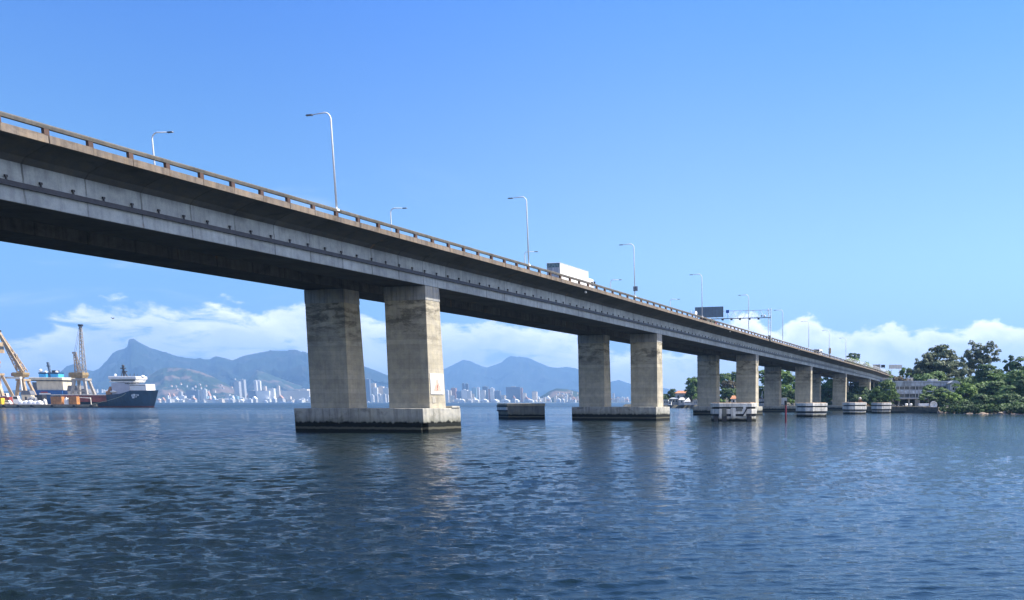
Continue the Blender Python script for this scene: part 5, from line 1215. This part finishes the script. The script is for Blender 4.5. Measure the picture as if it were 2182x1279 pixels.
def rbox(x0,x1,y0,y1,R,mt,label,cat,name,van=False,zb=2.2):
    e=place(name,(x0+x1)/2,R,label,cat,zb); w=(x1-x0)*kpx(R)/2; h=max(zof(y0,R)-zb,.7)
    if van:
        m=MB(); m.extr([(-w,.35),(w,.35),(w,h*.52),(w*.75,h*.6),(w*.5,h),(-w*.6,h),(-w*.95,h*.6)],-.9,.9); bo=m.build('body',M[mt],e,bevel=.07)
        m=MB(); m.extr([(w*.68,h*.62),(w*.47,h*.94),(-w*.57,h*.94),(-w*.85,h*.62)],-.92,-.905); m.build('side_window',M['glass'],bo)
        for q in(-.6,.6): wheel(e,q*w,-.9,.34,.34,.2,'y')
    else:
        m=MB(); m.box(-w,w,0,2.4,.1,h); bo=m.build('box_body',M[mt],e,bevel=.04); n=max(4,int(w*2/.5)); m=MB()
        for i in range(n): xx=-w+.15+i*(2*w-.3)/(n-1); m.box(xx-.05,xx+.05,-.06,-.002,.2,h-.08)
        m.build('rib',M[mt],bo); m=MB(); m.box(-w+.1,w-.1,.2,2.2,0,.099); m.build('skid',M['darksteel'],e)
    return e
rbox(1959,1980,860,872,338,'signpale' if 'signpale' in M else 'galv','pale blue grey container standing beside the dish on the quay','container','shipping_container')
rbox(1893,1910,866.5,869,345,'white','white car on the quay just right of the last fender','car','parked_car',True); rbox(1911,1927,863.5,869,347,'galv2','grey car parked under the long building','car','parked_car',True)
for x,l in((1931.5,'left one of two white round tanks on the quay edge'),(1941,'right one of two white round tanks on the quay edge')):
    e=place('water_tank',x,341,l,'tank',2.2,'two white tanks on the quay'); m=MB(); m.tube([(0,0,.15),(0,0,.9),(0,0,1.1)],[.55,.55,.35],14); m.build('tank_body',M['white'],e,smooth=True); m=MB(); m.tube([(0,0,0),(0,0,.149)],.45,12); m.build('plinth',M['fend_rim'],e)
rbox(2015,2026,864.5,868,333,'offwhite','pale low boat shaped box on the bank right of the dish','box','pale_box',zb=2.0)
rbox(1663,1671,863.5,867,480,'white','white car left of the red marker post on the shore','car','parked_car',True,2.1); rbox(1674,1682,864,867.5,478,'white','white car right of the red marker post on the shore','car','parked_car',True,2.1); rbox(1686,1692,863.5,867,478,'white','white van by the fourth pier right column','van','parked_van',True,2.1)
rbox(1665,1677,848,864,505,'offwhite','pale cabin between the fourth pier columns','cabin','site_cabin',zb=2.1)
T(1687,848,16,500,'bushlight','yellowish bush right of the pale cabin')
# lattice tower behind the fourth pier
lt=place('lattice_tower',1691,545,'pale lattice tower seen between the columns of the fourth pier','tower',2.1)
zz=zof(783,545)-2.1
m=MB()
for xa in(-1.2,1.2):
    m.bar((xa,0,0),(xa,0,zz),.55); m.build('tower_leg',M['galv'],lt); m=MB()
for k in range(7):
    z=k*zz/7; m.bar((-1.2,0,z),(1.2,0,z+zz/7),.14); m.bar((1.2,0,z),(-1.2,0,z+zz/7),.14)
m.build('bracing',M['galv'],lt)
# orange crane barge jib under the bridge end
oc=place('orange_crane',1834,430,'orange mobile crane with a lowered jib under the end of the bridge','crane',2.1)
X4=lambda x:(lat(x,430)-lat(1834,430)); Zo=lambda y:zof(y,430)-2.1
m=MB(); m.box(X4(1829),X4(1840),-1.2,1.2,.6,Zo(861)); m.build('carrier',M['orange'],oc,bevel=.08); m=MB(); m.box(X4(1829.5),X4(1835.5),-1.1,1.1,Zo(860.9),Zo(851.5)); m.build('cab',M['orange'],oc,bevel=.1)
m=MB(); m.ball((X4(1832),-.4,Zo(849.5)),.7,10,7); m.build('beacon_dome',M['offwhite'],oc); m=MB(); m.bar((X4(1833),0,Zo(856)),(X4(1861),0,Zo(866)),.7,.9); m.build('jib',M['orange'],oc)
for q in(-.8,.8): wheel(oc,X4(1834.5)+q,-1.2,.5,.5,.3,'y')
m=MB(); a=W(1819,861,400); b=W(1823,867,398); m.bar(tuple(a),tuple(b),.5,.5); m.bar(tuple(b),(b.x,b.y,1.8),.3); tag(m.build('leaning_post',M['galv'],None),'short pale leaning post behind the fifth fender','post')
# red roofed houses between second and third piers
def house(x0,x1,ye,yr,R,wall,roof,label,d_=8,wins=2,name='tiled_house'):
    e=place(name,(x0+x1)/2,R,label,'house',1.9); w=(x1-x0)*kpx(R)/2; he=zof(ye,R)-1.9; hr=zof(yr,R)-1.9
    m=MB(); m.box(-w,w,0,d_,0,he-.01); m.build('wall',M[wall],e)
    m=MB(); m.add([(-w-.5,-.5,he),(w+.5,-.5,he),(w+.5,d_+.5,he),(-w-.5,d_+.5,he),(-w*.55,d_*.5,hr),(w*.75,d_*.5,hr)],[(0,1,5,4),(1,2,5),(2,3,4,5),(3,0,4),(0,3,2,1)]); m.build('roof',M[roof],e)
    for i in range(wins):
        xx=-w+(i+.5)*2*w/wins; m=MB(); m.box(xx-.5,xx+.5,-.06,-.005,he*.45,he*.8); m.build('window',M['glass'],e)
    return e
house(1439,1464,838,832.5,612,'bldg2','tile','larger red tiled house between the second and third piers')
house(1461,1483,836,829.5,625,'buff','tile','brownish gabled house behind the larger red tiled one',8,2)
house(1462,1478,846.5,838,598,'bldg2','tile','bright orange roofed low house under the trees left of the third pier',6,2)
house(1427,1444,850,847.5,594,'buff','bldg','low grey house at the waterline by the second pier',6,3,'shore_house')
house(1447,1458,852,847,590,'bldg2','bldg2','small pale house behind the white marquee',5,1,'shore_house')
house(1558,1568,850,843,560,'bldg2','tile','small house with a red tiled roof between the third pier columns',5,1)
house(1572,1590,855,849,560,'bldg2','tile','red roofed house hidden mostly by the third pier right column',6,2)
e=place('marquee',1466,584,'white pointed marquee tent on the shore between second and third piers','tent',1.9); Zt=lambda y:zof(y,584)-1.9
w=9*kpx(584); m=MB(); m.add([(-w,0,Zt(856)),(w*.5,0,Zt(856)),(w*.5,5,Zt(856)),(-w,5,Zt(856)),(w*.1,2.5,Zt(847))],[(0,1,4),(1,2,4),(2,3,4),(3,0,4),(0,3,2,1)]); m.build('canopy',M['white'],e)
for x in(-w+.1,w*.5-.1): m=MB(); m.bar((x,.1,0),(x,.1,Zt(856)),.12); m.build('pole',M['galv'],e)
m=MB(); m.box(-w,w*1.9,.8,4.5,0,Zt(858)); m.build('side_wall',M['offwhite'],e)
for (x0,x1,y0,y1,mt,l) in((1413,1424,852,861,'bldg2','pale low shore hut right against the second pier'),(1424,1430,856,862,'white','small white shore kiosk right of the pale low hut'),(1478,1490,853,861,'bldg2','pale balcony fronted shore house touching the third pier')):
    e=place('shore_hut',(x0+x1)/2,580,l,'hut',1.9); w=(x1-x0)*kpx(580)/2; h=zof(y0,580)-1.9; m=MB(); m.box(-w,w,0,4,0,h); m.build('wall',M[mt],e); m=MB(); m.box(-w-.2,w+.2,-.4,4.3,h+.003,h+.25); m.build('roof',M['bldg'],e)
    for k in(-.5,.1,.6): m=MB(); m.box(k*w-.25,k*w+.25,-.05,-.004,h*.35,h*.75); m.build('window',M['glass'],e)
# rocks
def rock(x,y,w,h,R,label,seed):
    rs=random.Random(seed); p=G(x,y); m=MB(); m.ball((0,0,0),1,16,10); vs=[]
    o3=Vector((seed*3.1,seed*1.7,0))
    for v in m.v:
        v=Vector(v); f=1+.38*mnoise.noise(v*1.3+o3)+.15*mnoise.noise(v*3.1+o3); vs.append(tuple(v*f))
    m.v=vs; k=kpx(R); o=m.build('shore_rock',M['rock'],None); o.location=(p.x,p.y,-.1); o.scale=(w*k/2,w*k/2*.8,h*k); o.rotation_euler=(0,0,rs.uniform(0,6)); tag(o,label,'rock','rocks at the right waterline')
for i,(x,y,w,h,l) in enumerate(((2085,881.5,12,4.5,'low pale rock, leftmost of the big shore rocks'),(2095,882,10,10,'upright pale brown rock beside the reed clump'),(2093,882.5,16,3.5,'flat pale rock slab at the waterline under the upright rock'),(2132,883,16,5,'broad tan rock left of the white topped one'),(2142,883,14,7,'rounded pale topped rock right of the grassy bush'),(2010,880.8,22,4.5,'flat tan rock where the stone quay ends'),(2000,880.6,7,5.5,'small white topped rock at the end of the quay'),(2165,883.6,18,2.5,'low reddish rock near the right picture edge'),(2066,882,14,2.5,'low dark rock under the overhanging trees'))): rock(x,y,w,h,330,l,i+3)
rk=random.Random(9)
for i in range(34):
    x=rk.uniform(2003,2200); yy=880.6+(x-2003)*.0185; rock(x,yy,rk.uniform(4,10),rk.uniform(1.2,3),328,'small brown waterline stone among the shore rocks on the right',40+i)
for i in range(26):
    x=rk.uniform(1412,1492); p_=(x,868.4+(x-1412)*.018); rock(p_[0],p_[1],rk.uniform(3,8),rk.uniform(1,2),590,'small dark waterline stone in front of the shore houses between the piers',90+i); COL.objects[-1]['group']='stones below the shore houses'
# vegetated bank: ground leaves too many to count
rs=np.random.RandomState(77); V=[];F=[]
S_=rs.uniform(285,520,26000); T_=rs.uniform(-120,60,26000); zg=landz(S_,T_); dd=segdist(S_,T_,SHORE); ok=(zg>1.0)&(dd>1.5)&~((dd<24)&(T_>16))
S_,T_,zg=S_[ok],T_[ok],zg[ok]; n=len(S_)
q=np.stack([-T_,S_,zg+rs.uniform(.05,.9,n)],1); nn=rs.normal(size=(n,3))*.6+np.array([.3,-.5,.6]); nn/=np.linalg.norm(nn,axis=1)[:,None]
t_=np.cross(nn,rs.normal(size=(n,3))); t_/=np.linalg.norm(t_,axis=1)[:,None]; b_=np.cross(nn,t_); sz=rs.uniform(.3,.9,n)[:,None]
quad=np.stack([q-t_*sz,q+b_*sz*.6,q+t_*sz,q-b_*sz*.6],1).reshape(-1,3)
me=bpy.data.meshes.new('undergrowth'); me.from_pydata(quad.tolist(),[],[(4*i,4*i+1,4*i+2,4*i+3) for i in range(n)]); me.materials.append(M['leaf_dark']); me.update()
o=bpy.data.objects.new('undergrowth',me); COL.objects.link(o); tag(o,'dense dark green undergrowth covering the bank behind the right shore','undergrowth',kind='stuff')
# ------------------------------------------------------------------ haze
HZ=True
if HZ:
    m=MB(); 
    def fr(u,r): v=RT*u+FW*r; return (v.x,v.y)
    m.prism([fr(-17500,-400),fr(9000,-400),fr(9000,18600),fr(-17500,18600)],-8,1100)
    hm=bpy.data.materials.new('haze_air'); hm.use_nodes=True; t=NT(hm.node_tree); t.n.clear()
    v=t.node('ShaderNodeVolumePrincipled'); v.inputs['Color'].default_value=(.29,.56,.98,1); v.inputs['Density'].default_value=8.5e-5; v.inputs['Anisotropy'].default_value=.1
    out=t.node('ShaderNodeOutputMaterial'); t.l.new(v.outputs[0],out.inputs['Volume'])
    o=m.build('haze',hm,None); tag(o,kind='stuff')
